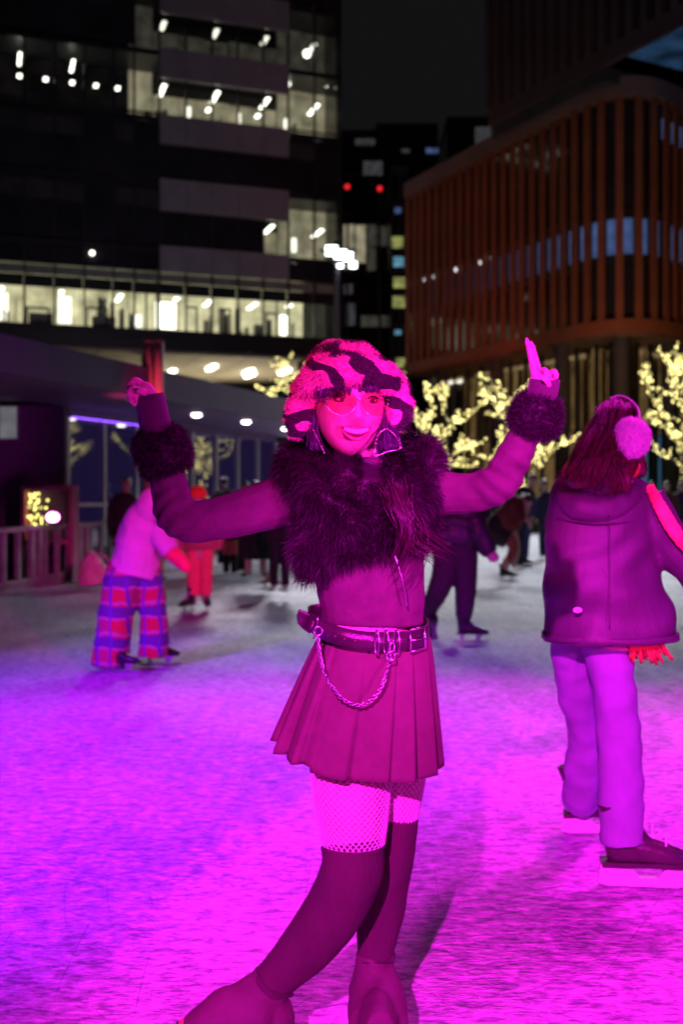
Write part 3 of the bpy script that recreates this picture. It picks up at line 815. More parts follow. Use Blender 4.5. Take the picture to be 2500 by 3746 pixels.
# ---------------------------------------------------------------- flood lamp on a pole
p = P(1232, 930, 46)
fl = thing('floodlight_pole', 'tall grey pole with a cluster of glaring white floodlights', 'lamp', (p.x, 46, 0))
M['pole_grey'] = mat('pole_grey', (0.30, 0.27, 0.32), 0.45, 0.4, var=0.1)
part('pole', tube([(0, 0, -0.06), (0, 0, 6), (0, 0, p.z + 0.6)], [0.17, 0.14, 0.10], 12, 3), M['pole_grey'], fl, True)
part('crossbar', boxg(-0.75, 0.9, -0.06, 0.06, p.z + 0.1, p.z + 0.22), M['pole_grey'], fl)
M['flood_face'] = emit('flood_face', (0.92, 0.97, 1.0), 9.0)
for (du, dv, w, h) in ((-18, -12, 42, 34), (14, 2, 44, 32), (42, 10, 32, 30), (60, 40, 26, 22), (12, 44, 24, 12)):
    x, z = du / F_PX * 46, p.z - dv / F_PX * 46; hw, hh = w / F_PX * 23, h / F_PX * 23
    part('lamp_housing', boxg(x - hw - .03, x + hw + .03, -0.05, 0.12, z - hh - .03, z + hh + .03), M['pole_grey'], fl)
    part('lamp_face', boxg(x - hw, x + hw, -0.10, -0.053, z - hh, z + hh), M['flood_face'], fl)

# ---------------------------------------------------------------- trees wrapped in fairy lights
M['bark'] = mat('bark', (0.10, 0.075, 0.055), 0.85, var=0.35, scale=14, bump=0.5, bscale=30)
M['bulb'] = emit('bulb', (1.0, 0.86, 0.30), 6.5)
def lit_tree(label, base, lines, r=rng, dens=14.0, bulb=0.016, group='trees wrapped in fairy lights'):
    "lines: polylines of local points; the first one is the trunk"
    t = thing('lit_tree', label, 'tree', base, group)
    br, bl = [], []
    lines = [list(l) for l in lines]
    for ln in list(lines[1:]):      # side twigs
        for _ in range(4):
            k = r.randrange(1, len(ln)); q = ln[k]; d = Vector(ln[k]) - Vector(ln[k - 1])
            if d.length < 1e-4: continue
            d = d.normalized() + Vector((r.uniform(-1, 1), r.uniform(-1, 1), r.uniform(-.3, .9)))
            L_ = r.uniform(.25, .6)
            a_ = Vector(q) + d.normalized() * L_ * .5; b2 = a_ + (d.normalized() + Vector((r.uniform(-.4, .4), 0, r.uniform(0, .5)))) * L_ * .5
            lines.append([q, tuple(a_), tuple(b2)])
    for li, ln in enumerate(lines):
        n = len(ln)
        r0 = 0.11 if li == 0 else 0.04
        rr = [max(0.012, r0 * (1 - 0.75 * k / max(1, n - 1))) for k in range(n)]
        g = tube(ln, rr, 7, 4)
        if li == 0: part('trunk', g, M['bark'], t, True)
        else: part('branch', g, M['bark'], t, True)
        c = crom(np.array([list(q) + [w] for q, w in zip(ln, rr)]), 6)
        L = np.linalg.norm(np.diff(c[:, :3], axis=0), axis=1)
        for k in range(len(c) - 1):
            for _ in range(max(1, int(L[k] * dens + r.random()))):
                s = r.random(); q = c[k] * (1 - s) + c[k + 1] * s
                a = r.uniform(0, 6.28); e = q[3] + 0.03
                bl.append((q[0] + e * math.cos(a), q[1] + e * math.sin(a), q[2] + r.uniform(-.05, .05), bulb * r.uniform(0.55, 1.35)))
    o_ = part('fairy_lights', join(*[ball(b[:3], b[3], nu=6, nv=4) for b in bl]), M['bulb'], t); o_['kind'] = 'stuff'
    return t

def px_tree(label, ub, Y, plines, f):
    base = P(ub, VH, Y); base.z = -0.06
    lines = []
    for pl_ in plines:
        d0, d1 = rng.uniform(-0.2, 0.2), rng.uniform(-1.3, 1.3)
        L = []
        for k, (a, b) in enumerate(pl_):
            u, v = f(a, b); q = P(u, v, Y)
            L.append((q.x - base.x, d0 + (d1 - d0) * k / max(1, len(pl_) - 1) if pl_ is not plines[0] else 0.0, q.z - base.z))
        lines.append(L)
    return lit_tree(label, base, lines)
f4 = lambda a, b: (1300 + a / 1.307, 800 + b / 1.307)
f2 = lambda a, b: (400 + a / 1.96, 1300 + b / 1.96)
px_tree('bare tree wrapped in warm fairy lights just right of the striped hat', 1629, 30, [
    [(430, 1460), (430, 1300), (430, 1210), (430, 1140), (432, 1080)],
    [(430, 1150), (370, 1090), (340, 1000), (290, 960), (250, 900), (225, 830)],
    [(340, 1000), (350, 960), (372, 920), (345, 880), (330, 850)],
    [(432, 1080), (440, 1010), (420, 930), (405, 870), (395, 900)],
    [(436, 1030), (490, 975), (545, 935), (600, 885)],
    [(430, 1150), (480, 1112), (540, 1108), (600, 1130), (650, 1140), (690, 1090), (722, 1040)],
    [(480, 1112), (520, 1095), (560, 1068)],
    [(430, 1200), (470, 1175), (525, 1182)],
    [(215, 1020), (290, 1055), (350, 1090), (382, 1150), (420, 1230)],
    [(350, 1110), (330, 1060), (355, 1010)],
    [(400, 1090), (395, 1040), (440, 1030), (490, 960)]], f4)
px_tree('bare tree wrapped in fairy lights behind the raised arm with the pointing finger', 1935, 32, [
    [(830, 1460), (815, 1330), (790, 1270), (770, 1200), (740, 1120)],
    [(760, 1160), (700, 1060), (740, 990), (690, 965), (625, 940)],
    [(735, 1080), (730, 960), (700, 870), (665, 830), (630, 795)],
    [(725, 960), (740, 890), (775, 840), (795, 815)],
    [(700, 890), (650, 870), (615, 830)], [(700, 960), (680, 920), (650, 890)],
    [(810, 1290), (840, 1230), (890, 1170), (930, 1110), (985, 1080), (1030, 1060)],
    [(880, 1190), (890, 1140), (925, 1085)], [(800, 1280), (790, 1250), (795, 1190)]], f4)
px_tree('large bare tree wrapped in fairy lights at the right edge behind the earmuffs', 2500, 29, [
    [(1575, 1500), (1580, 1300), (1575, 1150), (1572, 1000)],
    [(1572, 1190), (1510, 1140), (1455, 1095), (1400, 1060)],
    [(1572, 1110), (1510, 1010), (1450, 980), (1385, 955)],
    [(1572, 1040), (1560, 920), (1500, 860), (1430, 830), (1335, 790)],
    [(1530, 890), (1505, 800), (1480, 740), (1445, 690)], [(1500, 780), (1490, 720), (1488, 685)], [(1505, 800), (1530, 750), (1525, 730)],
    [(1560, 920), (1590, 820), (1640, 760), (1680, 700)], [(1572, 1040), (1650, 960), (1720, 900), (1800, 860)],
    [(1430, 830), (1400, 800), (1380, 770)], [(1520, 880), (1560, 800), (1575, 730)], [(1572, 1110), (1640, 1080), (1740, 1040)],
    [(1560, 960), (1510, 940), (1470, 900)], [(1572, 1150), (1540, 1080), (1490, 1050)]], f4)
px_tree('fairy light tree whose top peeks out left of the striped hat', 1095, 34, [
    [(1370, 800), (1370, 600), (1365, 400), (1350, 250)],
    [(1350, 300), (1270, 210), (1240, 150), (1215, 90)], [(1270, 210), (1200, 235), (1100, 240)], [(1270, 210), (1275, 150), (1285, 105)],
    [(1350, 330), (1320, 300), (1300, 320)], [(1350, 250), (1335, 190), (1380, 120)], [(1360, 350), (1420, 260), (1500, 200)], [(1200, 240), (1170, 290), (1150, 295)]], f2)
# more of the row, right of the picture (mirrored in the pavilion windows)
def free_tree(label, x, y, h, seed):
    r = random.Random(seed)
    L = [[(0, 0, 0), (0.05, 0, h * .25), (0, 0.05, h * .45)]]
    for k in range(9):
        a = k * 2.4 + r.random(); el = r.uniform(0.5, 1.2)
        q0 = (0, 0, h * r.uniform(.25, .45)); ln = h * r.uniform(.35, .6)
        d = (math.cos(a) * math.cos(el), math.sin(a) * math.cos(el), math.sin(el))
        p1 = tuple(q0[i] + d[i] * ln * .5 + r.uniform(-.15, .15) for i in range(3)); p2 = tuple(q0[i] + d[i] * ln + r.uniform(-.2, .2) for i in range(3))
        L.append([q0, p1, p2])
        L.append([p1, tuple(p1[i] + r.uniform(-.5, .5) + (0.5 if i == 2 else 0) for i in range(3)), tuple(p1[i] + r.uniform(-.8, .8) + (0.9 if i == 2 else 0) for i in range(3))])
    return lit_tree(label, (x, y, -0.06), L, r)
free_tree('fairy light tree beyond the right edge mirrored in the nearer pavilion windows', 19.5, 36.0, 5.0, 3)
free_tree('fairy light tree beyond the right edge mirrored in the farther pavilion windows', 16.0, 40.5, 5.2, 5)
free_tree('small fairy light tree beyond the right edge mirrored in the middle pavilion windows', 23.0, 34.0, 4.6, 8)
# ================================================================ people
def head_geo(c, s=1.0, yaw=0.0, roll=0.0, pitch=0.0, smile=False, nu=64, nv=64):
    """a head with brow, sockets, nose, cheeks, lips and chin, facing -y; returns (geo, matrix)"""
    v, f = [], []
    for i in range(nv + 1):
        th = math.pi * i / nv
        for j in range(nu):
            ph = 2 * math.pi * j / nu
            x, y, z = math.sin(th) * math.sin(ph), -math.sin(th) * math.cos(ph), math.cos(th)
            X, Yy, Z = x * 0.0775, y * 0.095, z * 0.118
            lo = max(0.0, -Z / 0.118)
            X *= 1 - 0.15 * lo ** 2.4
            if Yy > 0: Yy *= 1 - 0.25 * lo
            fw = max(0.0, -Yy / 0.095) ** 1.2
            def g(x0, z0, sx, sz): return math.exp(-((X - x0) / sx) ** 2 - ((Z - z0) / sz) ** 2)
            d = 0.0
            d += 0.015 * g(0, -0.010, 0.010, 0.022) + 0.024 * g(0, -0.034, 0.0125, 0.012)      # nose
            d += 0.006 * (g(0.013, -0.037, 0.007, 0.007) + g(-0.013, -0.037, 0.007, 0.007))
            d -= 0.011 * (g(0.033, 0.004, 0.017, 0.011) + g(-0.033, 0.004, 0.017, 0.011))     # sockets
            d += 0.004 * (g(0.03, 0.024, 0.022, 0.007) + g(-0.03, 0.024, 0.022, 0.007))       # brow
            d += 0.010 * (g(0.043, -0.032, 0.017, 0.015) + g(-0.043, -0.032, 0.017, 0.015))
            if smile: d -= 0.006 * (g(0.041, -0.056, 0.007, 0.014) + g(-0.041, -0.056, 0.007, 0.014))   # cheeks
            d += 0.008 * g(0, -0.102, 0.020, 0.014)                                           # chin
            if smile: d -= 0.016 * g(0, -0.067, 0.026, 0.011)
            else: d += 0.005 * g(0, -0.064, 0.020, 0.010)
            v.append((X, Yy - d * fw, Z))
    for i in range(nv):
        for j in range(nu):
            j2 = (j + 1) % nu
            f.append((i * nu + j, (i + 1) * nu + j, (i + 1) * nu + j2, i * nu + j2))
    Mx = Matrix.Translation(Vector(c)) @ Matrix.Rotation(yaw, 4, 'Z') @ Matrix.Rotation(pitch, 4, 'X') @ Matrix.Rotation(roll, 4, 'Y') @ Matrix.Scale(s, 4)
    g = xf((np.array(v), f), Mx)
    ears = [xf(ball((sx * 0.074, 0.008, -0.012), (0.008, 0.016, 0.028), nu=10, nv=8), Mx) for sx in (-1, 1)]
    return join(g, *ears), Mx

M['shadow_plum'] = mat('shadow_plum', (0.07, 0.02, 0.035), 0.5, var=0.15)
def face_bits(Mx, root, smile=False, lashes=True):
    for sx in (-1, 1):
        e = obj('eye', xf(ball((sx * 0.033, -0.0775, 0.004), (0.0125, 0.008, 0.0052), nu=14, nv=10), Mx), M['eye_white'], root, True)
        obj('iris', xf(ball((sx * 0.033 + 0.001, -0.0838, 0.0036), (0.0055, 0.003, 0.0046), nu=12, nv=8), Mx), M['iris'], e, True).location = -Vector((0, 0, 0))
        if lashes:
            obj('eyelid', xf(ball((sx * 0.033, -0.0765, 0.0085), (0.0150, 0.0095, 0.0062), nu=14, nv=10), Mx), M['shadow_plum'], root, True)
            obj('eyeliner', xf(ball((sx * 0.033, -0.0755, 0.0030), (0.0155, 0.0075, 0.0064), nu=14, nv=10), Mx), M['shadow_plum'], root, True)
            a = [(sx * (0.033 + 0.0165 * t), -0.083 + 0.005 * t * t, 0.0062 + 0.0042 * (1 - t * t) + 0.002 * t) for t in (-1, -.5, 0, .5, 1)]
            obj('eyelash', xf(tube(a, [.001, .0026, .0032, .0034, .0016], 6, 3), Mx), M['iris'], root, True)
        b = [(sx * (0.014 + 0.036 * t), -0.0915 + 0.020 * t * t, 0.026 + 0.006 * math.sin(t * 2.4)) for t in (0, .33, .66, 1)]
        obj('eyebrow', xf(tube(b, [.003, .0035, .003, .001], 6, 3), Mx), M['hair_dark'], root, True)

def parts_rel(o, root):  # keeps grandchildren where they were drawn
    return o

# ---------------------------------------------------------------- ice skates
def skate(name, heel, head_deg, parent, style='figure', s=1.0, tilt=0.0, boot=None, roll=0.0, low=False):
    """heel: point on the ice below the heel; the toe points along head_deg in plan"""
    Mx = Matrix.Translation(Vector(heel)) @ Matrix.Rotation(R(head_deg), 4, 'Z') @ Matrix.Rotation(tilt, 4, 'Y') @ Matrix.Rotation(roll, 4, 'X') @ Matrix.Scale(s, 4)
    b = boot or M['boot_black']
    foot = loft([(-0.035, 0, .125, .030, .030), (-0.01, 0, .128, .048, .040), (0.06, 0, .130, .050, .040), (0.13, 0, .122, .042, .043), (0.19, 0, .112, .030, .045), (0.235, 0, .105, .020, .036), (0.258, 0, .100, .008, .018)], 16, 3)
    shaft = loft([(0.02, 0, .11, .052, .040), (0.015, 0, .17, .056, .042), (0.008, 0, .22, .052, .044), (-0.004, 0, .285, .060, .052)], 16, 3)
    tongue = loft([(0.10, 0, .155, .020, .026), (0.065, 0, .20, .022, .028), (0.055, 0, .29, .014, .034)], 12, 3)
    bo = fuse(name, [xf(foot, Mx)] if low else [xf(foot, Mx), xf(shaft, Mx), xf(tongue, Mx)], 0.007 * max(1, s), b, parent, 3)
    kids = []
    kids.append(obj('sole', xf(prism([(-0.05, .080), (0.245, .080), (0.262, .096), (-0.05, .094)], -0.036, 0.036), Mx), b if style == 'hockey' else M['boot_black'], parent))
    if style == 'hockey':
        outer = [(-0.052, .080), (-0.060, .020), (-0.030, .012), (0.20, .012), (0.262, .030), (0.272, .072), (0.245, .080), (0.165, .080), (0.135, .040), (0.075, .040), (0.045, .080)]
        kids.append(obj('blade_holder', xf(prism(outer, -0.012, 0.012), Mx), M['white_plastic'], parent))
        kids.append(obj('blade', xf(prism([(-0.062, .020), (-0.055, .003), (-0.03, 0.0), (0.21, 0.0), (0.255, .006), (0.275, .030), (0.26, .030), (0.20, .012), (-0.03, .012)], -0.003, 0.003), Mx), M['steel'], parent))
    else:
        kids.append(obj('blade_post', xf(prism([(-0.02, .080), (-0.005, .018), (0.012, .018), (0.03, .080)], -0.006, 0.006), Mx), M['steel'], parent))
        kids.append(obj('blade_post', xf(prism([(0.13, .080), (0.145, .018), (0.165, .018), (0.21, .080)], -0.006, 0.006), Mx), M['steel'], parent))
        kids.append(obj('blade', xf(prism([(-0.085, .006), (-0.07, 0.0), (0.24, 0.0), (0.262, .010), (0.262, .034), (0.24, .020), (-0.08, .018)], -0.0025, 0.0025), Mx), M['steel'], parent))
    if low: return bo
    lace = []
    for k in range(5):
        x, z = 0.155 - 0.022 * k, 0.158 + 0.020 * k
        lace.append(xf(tube([(x, -0.032, z - .004), (x + 0.006, 0, z + 0.016), (x, 0.032, z - .004)], 0.0035, 5, 2), Mx))
    kids.append(obj('laces', join(*lace), M['white_plastic'], parent))
    return bo

# ================================================================ the woman in front
Q = 1.5944
Y0 = 2.50
u1 = Q * Y0 / F_PX      # metres for one drawing unit at her depth
def mq(x, y, dy=0.0): return P(x * Q, y * Q, Y0 + dy)
hero = thing('person', 'woman in striped plush hat, black fur vest and short pleated skirt with both arms raised', 'person', (0.11, Y0, 0), 'skaters on the ice')
hc = mq(804, 926, -0.045)
hg, HM = head_geo(hc, 1.06, yaw=R(9), roll=R(1.0), pitch=R(2), smile=True, nu=72, nv=72)
neck = limb([(812, 985, 46, 0.0), (828, 1060, 44, .01), (840, 1110, 70, .02)], Y0, Q)
torso = limb([(838, 1085, 70, 0, .7), (840, 1120, 135, 0, .6), (843, 1210, 122, 0, .68), (846, 1310, 112, 0, .7), (848, 1410, 108, 0, .72), (846, 1490, 125, 0, .75), (850, 1600, 145, 0, .72), (853, 1700, 135, 0, .7)], Y0, Q)
armL = [(690, 1130, 50, 0), (590, 1163, 44, -.01), (500, 1188, 34, -.02), (425, 1190, 32, -.03), (395, 1140, 32, -.04), (372, 1050, 32, -.06), (350, 960, 26, -.08), (336, 912, 25, -.09)]
armR = [(975, 1128, 46, -.01), (1040, 1132, 34, -.05), (1100, 1126, 32, -.09), (1146, 1106, 30, -.12), (1174, 1062, 28, -.13), (1205, 998, 30, -.14), (1232, 950, 26, -.15), (1248, 898, 24, -.16), (1250, 872, 25, -.165)]
legF = [(810, 1640, 92, -.02), (806, 1740, 92, -.04), (808, 1850, 82, -.07), (810, 1930, 70, -.09), (808, 1985, 66, -.10), (775, 2075, 66, -.07), (718, 2155, 60, -.03), (655, 2222, 46, .01), (600, 2278, 38, .03)]
legB = [(880, 1640, 92, .04), (895, 1760, 84, .05), (897, 1870, 63, .05), (893, 1960, 54, .05), (884, 2030, 51, .06), (872, 2100, 52, .08), (864, 2180, 40, .08), (862, 2260, 38, .07)]
def fing(pts, Y, r): return limb([(a, b, r * (1 - 0.25 * k / (len(pts) - 1)), d) for k, (a, b, d) in enumerate(pts)], Y, Q, n=10, m=4)
YR, YL = Y0 - .17, Y0 - .10
handR = [limb([(1250, 905, 25, 0, .6), (1250, 880, 27, 0, .6), (1251, 862, 25, 0, .6), (1250, 852, 16, 0, .5)], YR, Q),
         fing([(1232, 878, 0), (1225, 845, 0), (1219, 815, -.004), (1212, 786, -.006)], YR, 10.0),
         fing([(1240, 868, .012), (1233, 835, .014), (1226, 808, .012), (1222, 790, .012)], YR, 8.5),
         fing([(1246, 868, 0), (1247, 850, -.012), (1254, 853, -.030), (1256, 868, -.034)], YR, 9.0),
         fing([(1264, 870, 0), (1270, 853, -.010), (1277, 857, -.026), (1277, 870, -.028)], YR, 8.2),
         fing([(1262, 890, -.010), (1255, 874, -.034), (1245, 866, -.040)], YR, 9.0)]
handL = [limb([(340, 915, 24, 0, .6), (330, 900, 26, 0, .6), (318, 892, 22, 0, .6)], YL, Q),
         fing([(326, 892, 0), (318, 876, -.004), (308, 872, -.016), (296, 882, -.022), (294, 890, -.022)], YL, 9.5),
         fing([(324, 900, -.012), (310, 893, -.022), (297, 896, -.032), (293, 908, -.032)], YL, 9.5),
         fing([(320, 908, -.008), (306, 904, -.020), (298, 914, -.030), (306, 924, -.028)], YL, 9.0),
         fing([(324, 912, 0), (312, 914, -.008), (306, 924, -.016), (313, 930, -.014)], YL, 8.0),
         fing([(334, 902, -.030), (322, 896, -.042), (312, 898, -.048)], YL, 9.5)]
hl = armL[:-1] + [(338, 918, 22, -.09)]
body = fuse('body', [hg, neck, torso, limb(armL, Y0, Q), limb(armR, Y0, Q), limb(legF, Y0, Q, .95), limb(legB, Y0, Q, .95)] + handR + handL, 0.0038, M['skin'], hero, 1)
face_bits(HM, hero)
# mouth: dark inside, upper teeth, lips
def hm(x, y, z): return tuple(HM @ Vector((x, y, z)))
obj('mouth_inside', xf(ball((0, -0.0805, -0.0665), (0.030, 0.010, 0.0135), nu=20, nv=12), HM), M['mouth_dark'], hero, True)
teeth = []
for k in range(-5, 6):
    x = k * 0.0049
    teeth.append(xf(ball((x, -0.0950 + 11.0 * x * x, -0.0640 + 7.5 * x * x), (0.0027, 0.0025, 0.0068 - 4.0 * x * x), nu=10, nv=8), HM))
obj('teeth', join(*teeth), M['tooth'], hero, True)
up = [(-0.034, -0.078, -0.0535), (-0.022, -0.0875, -0.0555), (-0.007, -0.0945, -0.0565), (0, -0.0950, -0.0575), (0.007, -0.0945, -0.0565), (0.022, -0.0875, -0.0555), (0.034, -0.078, -0.0535)]
lo_ = [(-0.034, -0.078, -0.0535), (-0.025, -0.085, -0.0685), (-0.011, -0.0915, -0.0785), (0, -0.0925, -0.0805), (0.011, -0.0915, -0.0785), (0.025, -0.085, -0.0685), (0.034, -0.078, -0.0535)]
obj('lips', join(xf(tube(up, [.0012, .0024, .0034, .003, .0034, .0024, .0012], 8, 4), HM), xf(tube(lo_, [.0012, .003, .0042, .0045, .0042, .003, .0012], 8, 4), HM)), M['lip'], hero, True)
# nails
nail = lambda a, b, d0, d1, Y, r: limb([(a[0], a[1], r, d0, .4), ((a[0] + b[0]) / 2, (a[1] + b[1]) / 2, r * .9, (d0 + d1) / 2, .4), (b[0], b[1], r * .25, d1, .4)], Y, Q, n=8, m=3)
M['nail'] = mat('nail', (0.75, 0.35, 0.5), 0.15, var=0.05)
obj('nails', join(nail((1213, 792), (1209, 775), -.012, -.014, YR, 6), nail((1222, 796), (1220, 783), .004, .004, YR, 5), nail((1272, 858), (1276, 850), -.03, -.032, YR, 5)), M['nail'], hero, True)
obj('ring', tube([mq(300 + 7 * math.cos(t), 893 + 7 * math.sin(t), -.13 + .0) for t in np.linspace(0, 6.28, 9)], 0.0022, 6, 2), M['steel'], hero, True)

# sweater: torso and long sleeves ending in knit cuffs over the palms
def grown(pts, g): return [tuple([p[0], p[1], p[2] + g] + list(p[3:])) for p in pts]
slL = [(700, 1128, 66, .0), (640, 1150, 60, .0), (570, 1172, 53, -.01), (500, 1190, 49, -.02), (440, 1196, 49, -.03), (404, 1178, 49, -.035), (392, 1130, 46, -.04), (376, 1060, 40, -.06), (356, 980, 36, -.08), (343, 908, 33, -.09)]
slR = [(965, 1125, 62, -.0), (1010, 1130, 54, -.03), (1060, 1133, 47, -.06), (1105, 1128, 46, -.09), (1145, 1108, 46, -.12), (1172, 1066, 42, -.13), (1200, 1005, 36, -.14), (1230, 948, 33, -.15), (1247, 898, 33.5, -.16), (1250, 871, 34, -.165)]
swt = [(838, 1092, 60, .02, .8), (838, 1108, 126, 0, .62), (841, 1140, 146, 0, .62), (843, 1210, 136, 0, .70), (845, 1290, 128, 0, .74), (850, 1345, 124, 0, .75), (855, 1392, 120, 0, .76), (855, 1430, 116, 0, .76)]
def sweat_folds(co, no):
    out = co.copy()
    for i, (x, y, z) in enumerate(co):
        d = 0.0
        # gathered folds above the belt and at the elbows
        if abs(x - 0.12) < 0.22 and 0.98 < z < 1.17: d += 0.005 * math.sin((z - 0.22 * (x - 0.12)) * 95) * math.exp(-((z - 1.05) / 0.05) ** 2) 
        for ex, ez in ((mq(405, 1180).x, mq(405, 1180).z), (mq(1145, 1100).x, mq(1145, 1100).z)):
            r = math.hypot(x - ex, z - ez)
            if r < 0.16: d += 0.0030 * math.sin(((x - ex) * (1 if ex > 0 else -1) * .8 + (z - ez)) * 150 + 3 * mnoise.noise(Vector((x * 14, y * 14, z * 14)))) * math.exp(-(r / 0.08) ** 2)
        out[i] += no[i] * d
    return out
sweater = fuse('sweater', [limb(swt, Y0, Q, n=24), limb(slL, Y0, Q, .95), limb(slR, Y0, Q, .95)], 0.005, M['sweater'], hero, 3, (0.0036, 11, (1, 1, 1)), sweat_folds)
# dark forearm warmers: knit tubes with fur rings
def warmer(pts, fpts, seed, nm):
    obj(nm, limb(pts, Y0, Q, 1.0, n=20), M['knit_dark'], hero, True)
    ring = fuse('fur_cuff', [limb(fpts, Y0, Q, 1.0, n=18)], 0.006, M['fur_black'], hero, 2, (0.008, 30, (1, 1, 1)))
    fur('fur_tuft', ring, 9000, 0.018, 0.0007, M['fur_black'], hero, grav=0.1, spread=0.55, seed=seed, curl=0.5)
warmer([(378, 1050, 42, -.06), (357, 980, 37, -.08), (343, 905, 34.5, -.09)], [(386, 1082, 44, -.055), (380, 1060, 58, -.06), (371, 1030, 61, -.065), (363, 1005, 55, -.07), (358, 984, 38, -.075)], 3, 'forearm_warmer')
warmer([(1205, 1000, 37, -.14), (1230, 948, 35, -.15), (1247, 898, 35, -.16), (1250.5, 870, 35.5, -.165)], [(1213, 992, 40, -.14), (1220, 975, 52, -.145), (1230, 953, 55, -.15), (1238, 930, 50, -.152), (1243, 910, 37, -.155)], 4, 'forearm_warmer')

# fur vest with a thick shawl collar
vest = fuse('fur_vest', [
    limb([(832, 1098, 100, .02, .6), (832, 1118, 138, 0, .68), (834, 1160, 146, 0, .76), (834, 1210, 148, 0, .80), (838, 1250, 142, 0, .80), (842, 1275, 124, 0, .78)], Y0, Q, n=28),
    limb([(765, 1215, 88, -.05, .9), (735, 1262, 66, -.05, .9), (712, 1305, 38, -.04, .9), (702, 1330, 14, -.04, .9)], Y0, Q, n=16),
    limb([(925, 1180, 66, -.06, .9), (955, 1225, 48, -.05, .9), (968, 1258, 28, -.05, .9)], Y0, Q, n=16),
    limb([(812, 1215, 45, -.11), (745, 1150, 46, -.10), (690, 1090, 44, -.04), (690, 1056, 42, .03), (760, 1035, 46, .11), (850, 1030, 46, .13), (930, 1040, 46, .10), (965, 1065, 46, .03), (965, 1112, 46, -.05), (930, 1170, 46, -.11), (905, 1230, 42, -.12)], Y0, Q, n=16)],
    0.007, M['fur_black'], hero, 4, (0.010, 14, (1, 1, 1)))
fur('fur_strand', vest, 60000, 0.036, 0.0006, M['fur_black'], hero, grav=0.55, spread=0.55, seed=5, clump=1.25, keep=lambda p: ~((np.abs(p[:, 0] + hero.location.x - mq(852, 0).x) < 0.022) & (p[:, 2] > mq(0, 1106).z) & (p[:, 1] < 0)))

# skirt: pleated A-line shell with a slanted hem
PLE = [0.0, 0.6, 1.3, 1.9, 2.6, 3.12, 3.62, 3.98, 4.62, 5.12, 5.42, 5.88]
PAM = [1, .8, 1, .9, 1, 1.2, 1.1, .7, .55, 1.2, 1.0, .9]
def skirt_geo():
    n, k = 300, 26
    v, f = [], []
    for i in range(k):
        t = i / (k - 1)
        for j in range(n):
            a = 2 * math.pi * j / n
            # profile left and right of the body axis, drawing units
            left = 733 + (628 - 733) * t ** 0.95; right = 986 + (1010 - 986) * t ** 0.8
            cx, rx = (left + right) / 2, (right - left) / 2
            ca, sa = math.cos(a), math.sin(a)
            kk = max(i_ for i_ in range(len(PLE)) if PLE[i_] <= a + 1e-9)
            e1 = PLE[kk + 1] if kk + 1 < len(PLE) else 2 * math.pi + PLE[0]
            saw = (a - PLE[kk]) / (e1 - PLE[kk]); pl = (saw ** 0.8 if saw < .88 else (1 - saw) / .12) * PAM[kk]
            amp = 0.003 + 0.026 * t
            r = 1 + 0.02 * math.sin(3 * a + 1.0) * t
            hem = 1752 - 28 * ca * -1 + 0.0
            yb = 1462 + (1 - t) * 0
            low = 1733 + 20 * ca + (14 * max(0, -sa)) - (6 * max(0, sa))
            if ca < -.55: low -= 8
            y = 1462 + (low - 1462) * t
            rx_m = rx * u1 * r + amp * (pl - .6)
            ry_m = (0.112 + 0.075 * t) * r + amp * (pl - .6)
            c = mq(cx, y)
            v.append((c.x + rx_m * ca, Y0 + 0.005 + ry_m * sa, c.z))
    for i in range(k - 1):
        for j in range(n):
            j2 = (j + 1) % n
            f.append((i * n + j, i * n + j2, (i + 1) * n + j2, (i + 1) * n + j))
    return np.array(v), f
skirt = obj('pleated_skirt', skirt_geo(), M['khaki'], hero, True)
sd = skirt.modifiers.new('thick', 'SOLIDIFY'); sd.thickness = 0.003
M['khaki_skirt'] = M['khaki']
# belt, buckle, rings, chain
def belt_geo(x0=-0.2, thick=0.0):
    v, f = [], []
    n = 96
    for j in range(n):
        a = 2 * math.pi * j / n
        ca, sa = math.cos(a), math.sin(a)
        yb = 1436 + 18 * max(0, -sa) * (1 if True else 0) + 8 * ca - 14 * max(0, sa) - (12 * max(0, -ca) ** 2)
        c = mq(846, yb)
        for (rr, h) in ((0, -21), (0, 21), (0.004, 21), (0.004, -21)):
            rx, ry = 136 * u1 + rr, 0.128 + rr
            v.append((c.x + rx * ca, Y0 + ry * sa, c.z - h * u1))
    for j in range(n):
        j2 = (j + 1) % n
        for k in range(4):
            k2 = (k + 1) % 4
            f.append((j * 4 + k, j2 * 4 + k, j2 * 4 + k2, j * 4 + k2))
    return np.array(v), f
obj('belt', belt_geo(), M['leather'], hero, True)
def belt_pt(x, dy=0.0, out=0.008):
    ca = max(-1, min(1, (x - 846) / 136.0)); sa = -math.sqrt(max(0, 1 - ca * ca))
    y = 1436 + 18 * -sa + 8 * ca - 12 * max(0, -ca) ** 2
    return Vector((mq(846, 0).x + (136 * u1 + out) * ca, Y0 + (0.132 + out) * sa, mq(0, y + dy).z))
tail = [belt_pt(724, 0, .004), belt_pt(712, -2, .010), mq(706, 1407, -.03)]
obj('belt_tail', loft([(q.x, q.y, q.z, 21 * u1, .003) for q in tail], 12, 3), M['leather'], hero, True)
for x in (857, 876, 898):
    pts = [belt_pt(x + 3, 26 * math.cos(t), 0.008 + 0.006 * math.sin(t)) + Vector((0.004 * math.sin(t * 1), 0, 0)) for t in np.linspace(0, 6.283, 15)]
    obj('belt_ring', tube(pts, 0.0021, 7, 2), M['steel'], hero, True)
bp = [belt_pt(930, -24, .010), belt_pt(962, -24, .010), belt_pt(962, 24, .010), belt_pt(930, 24, .010), belt_pt(930, -24, .010)]
obj('buckle', join(*[tube([bp[i], bp[i + 1]], 0.0040 if i == 1 else 0.0026, 8, 1) for i in range(4)] + [tube([belt_pt(930, 0, .010), belt_pt(962, 1, .013)], 0.0022, 6, 1)]), M['steel'], hero, True)
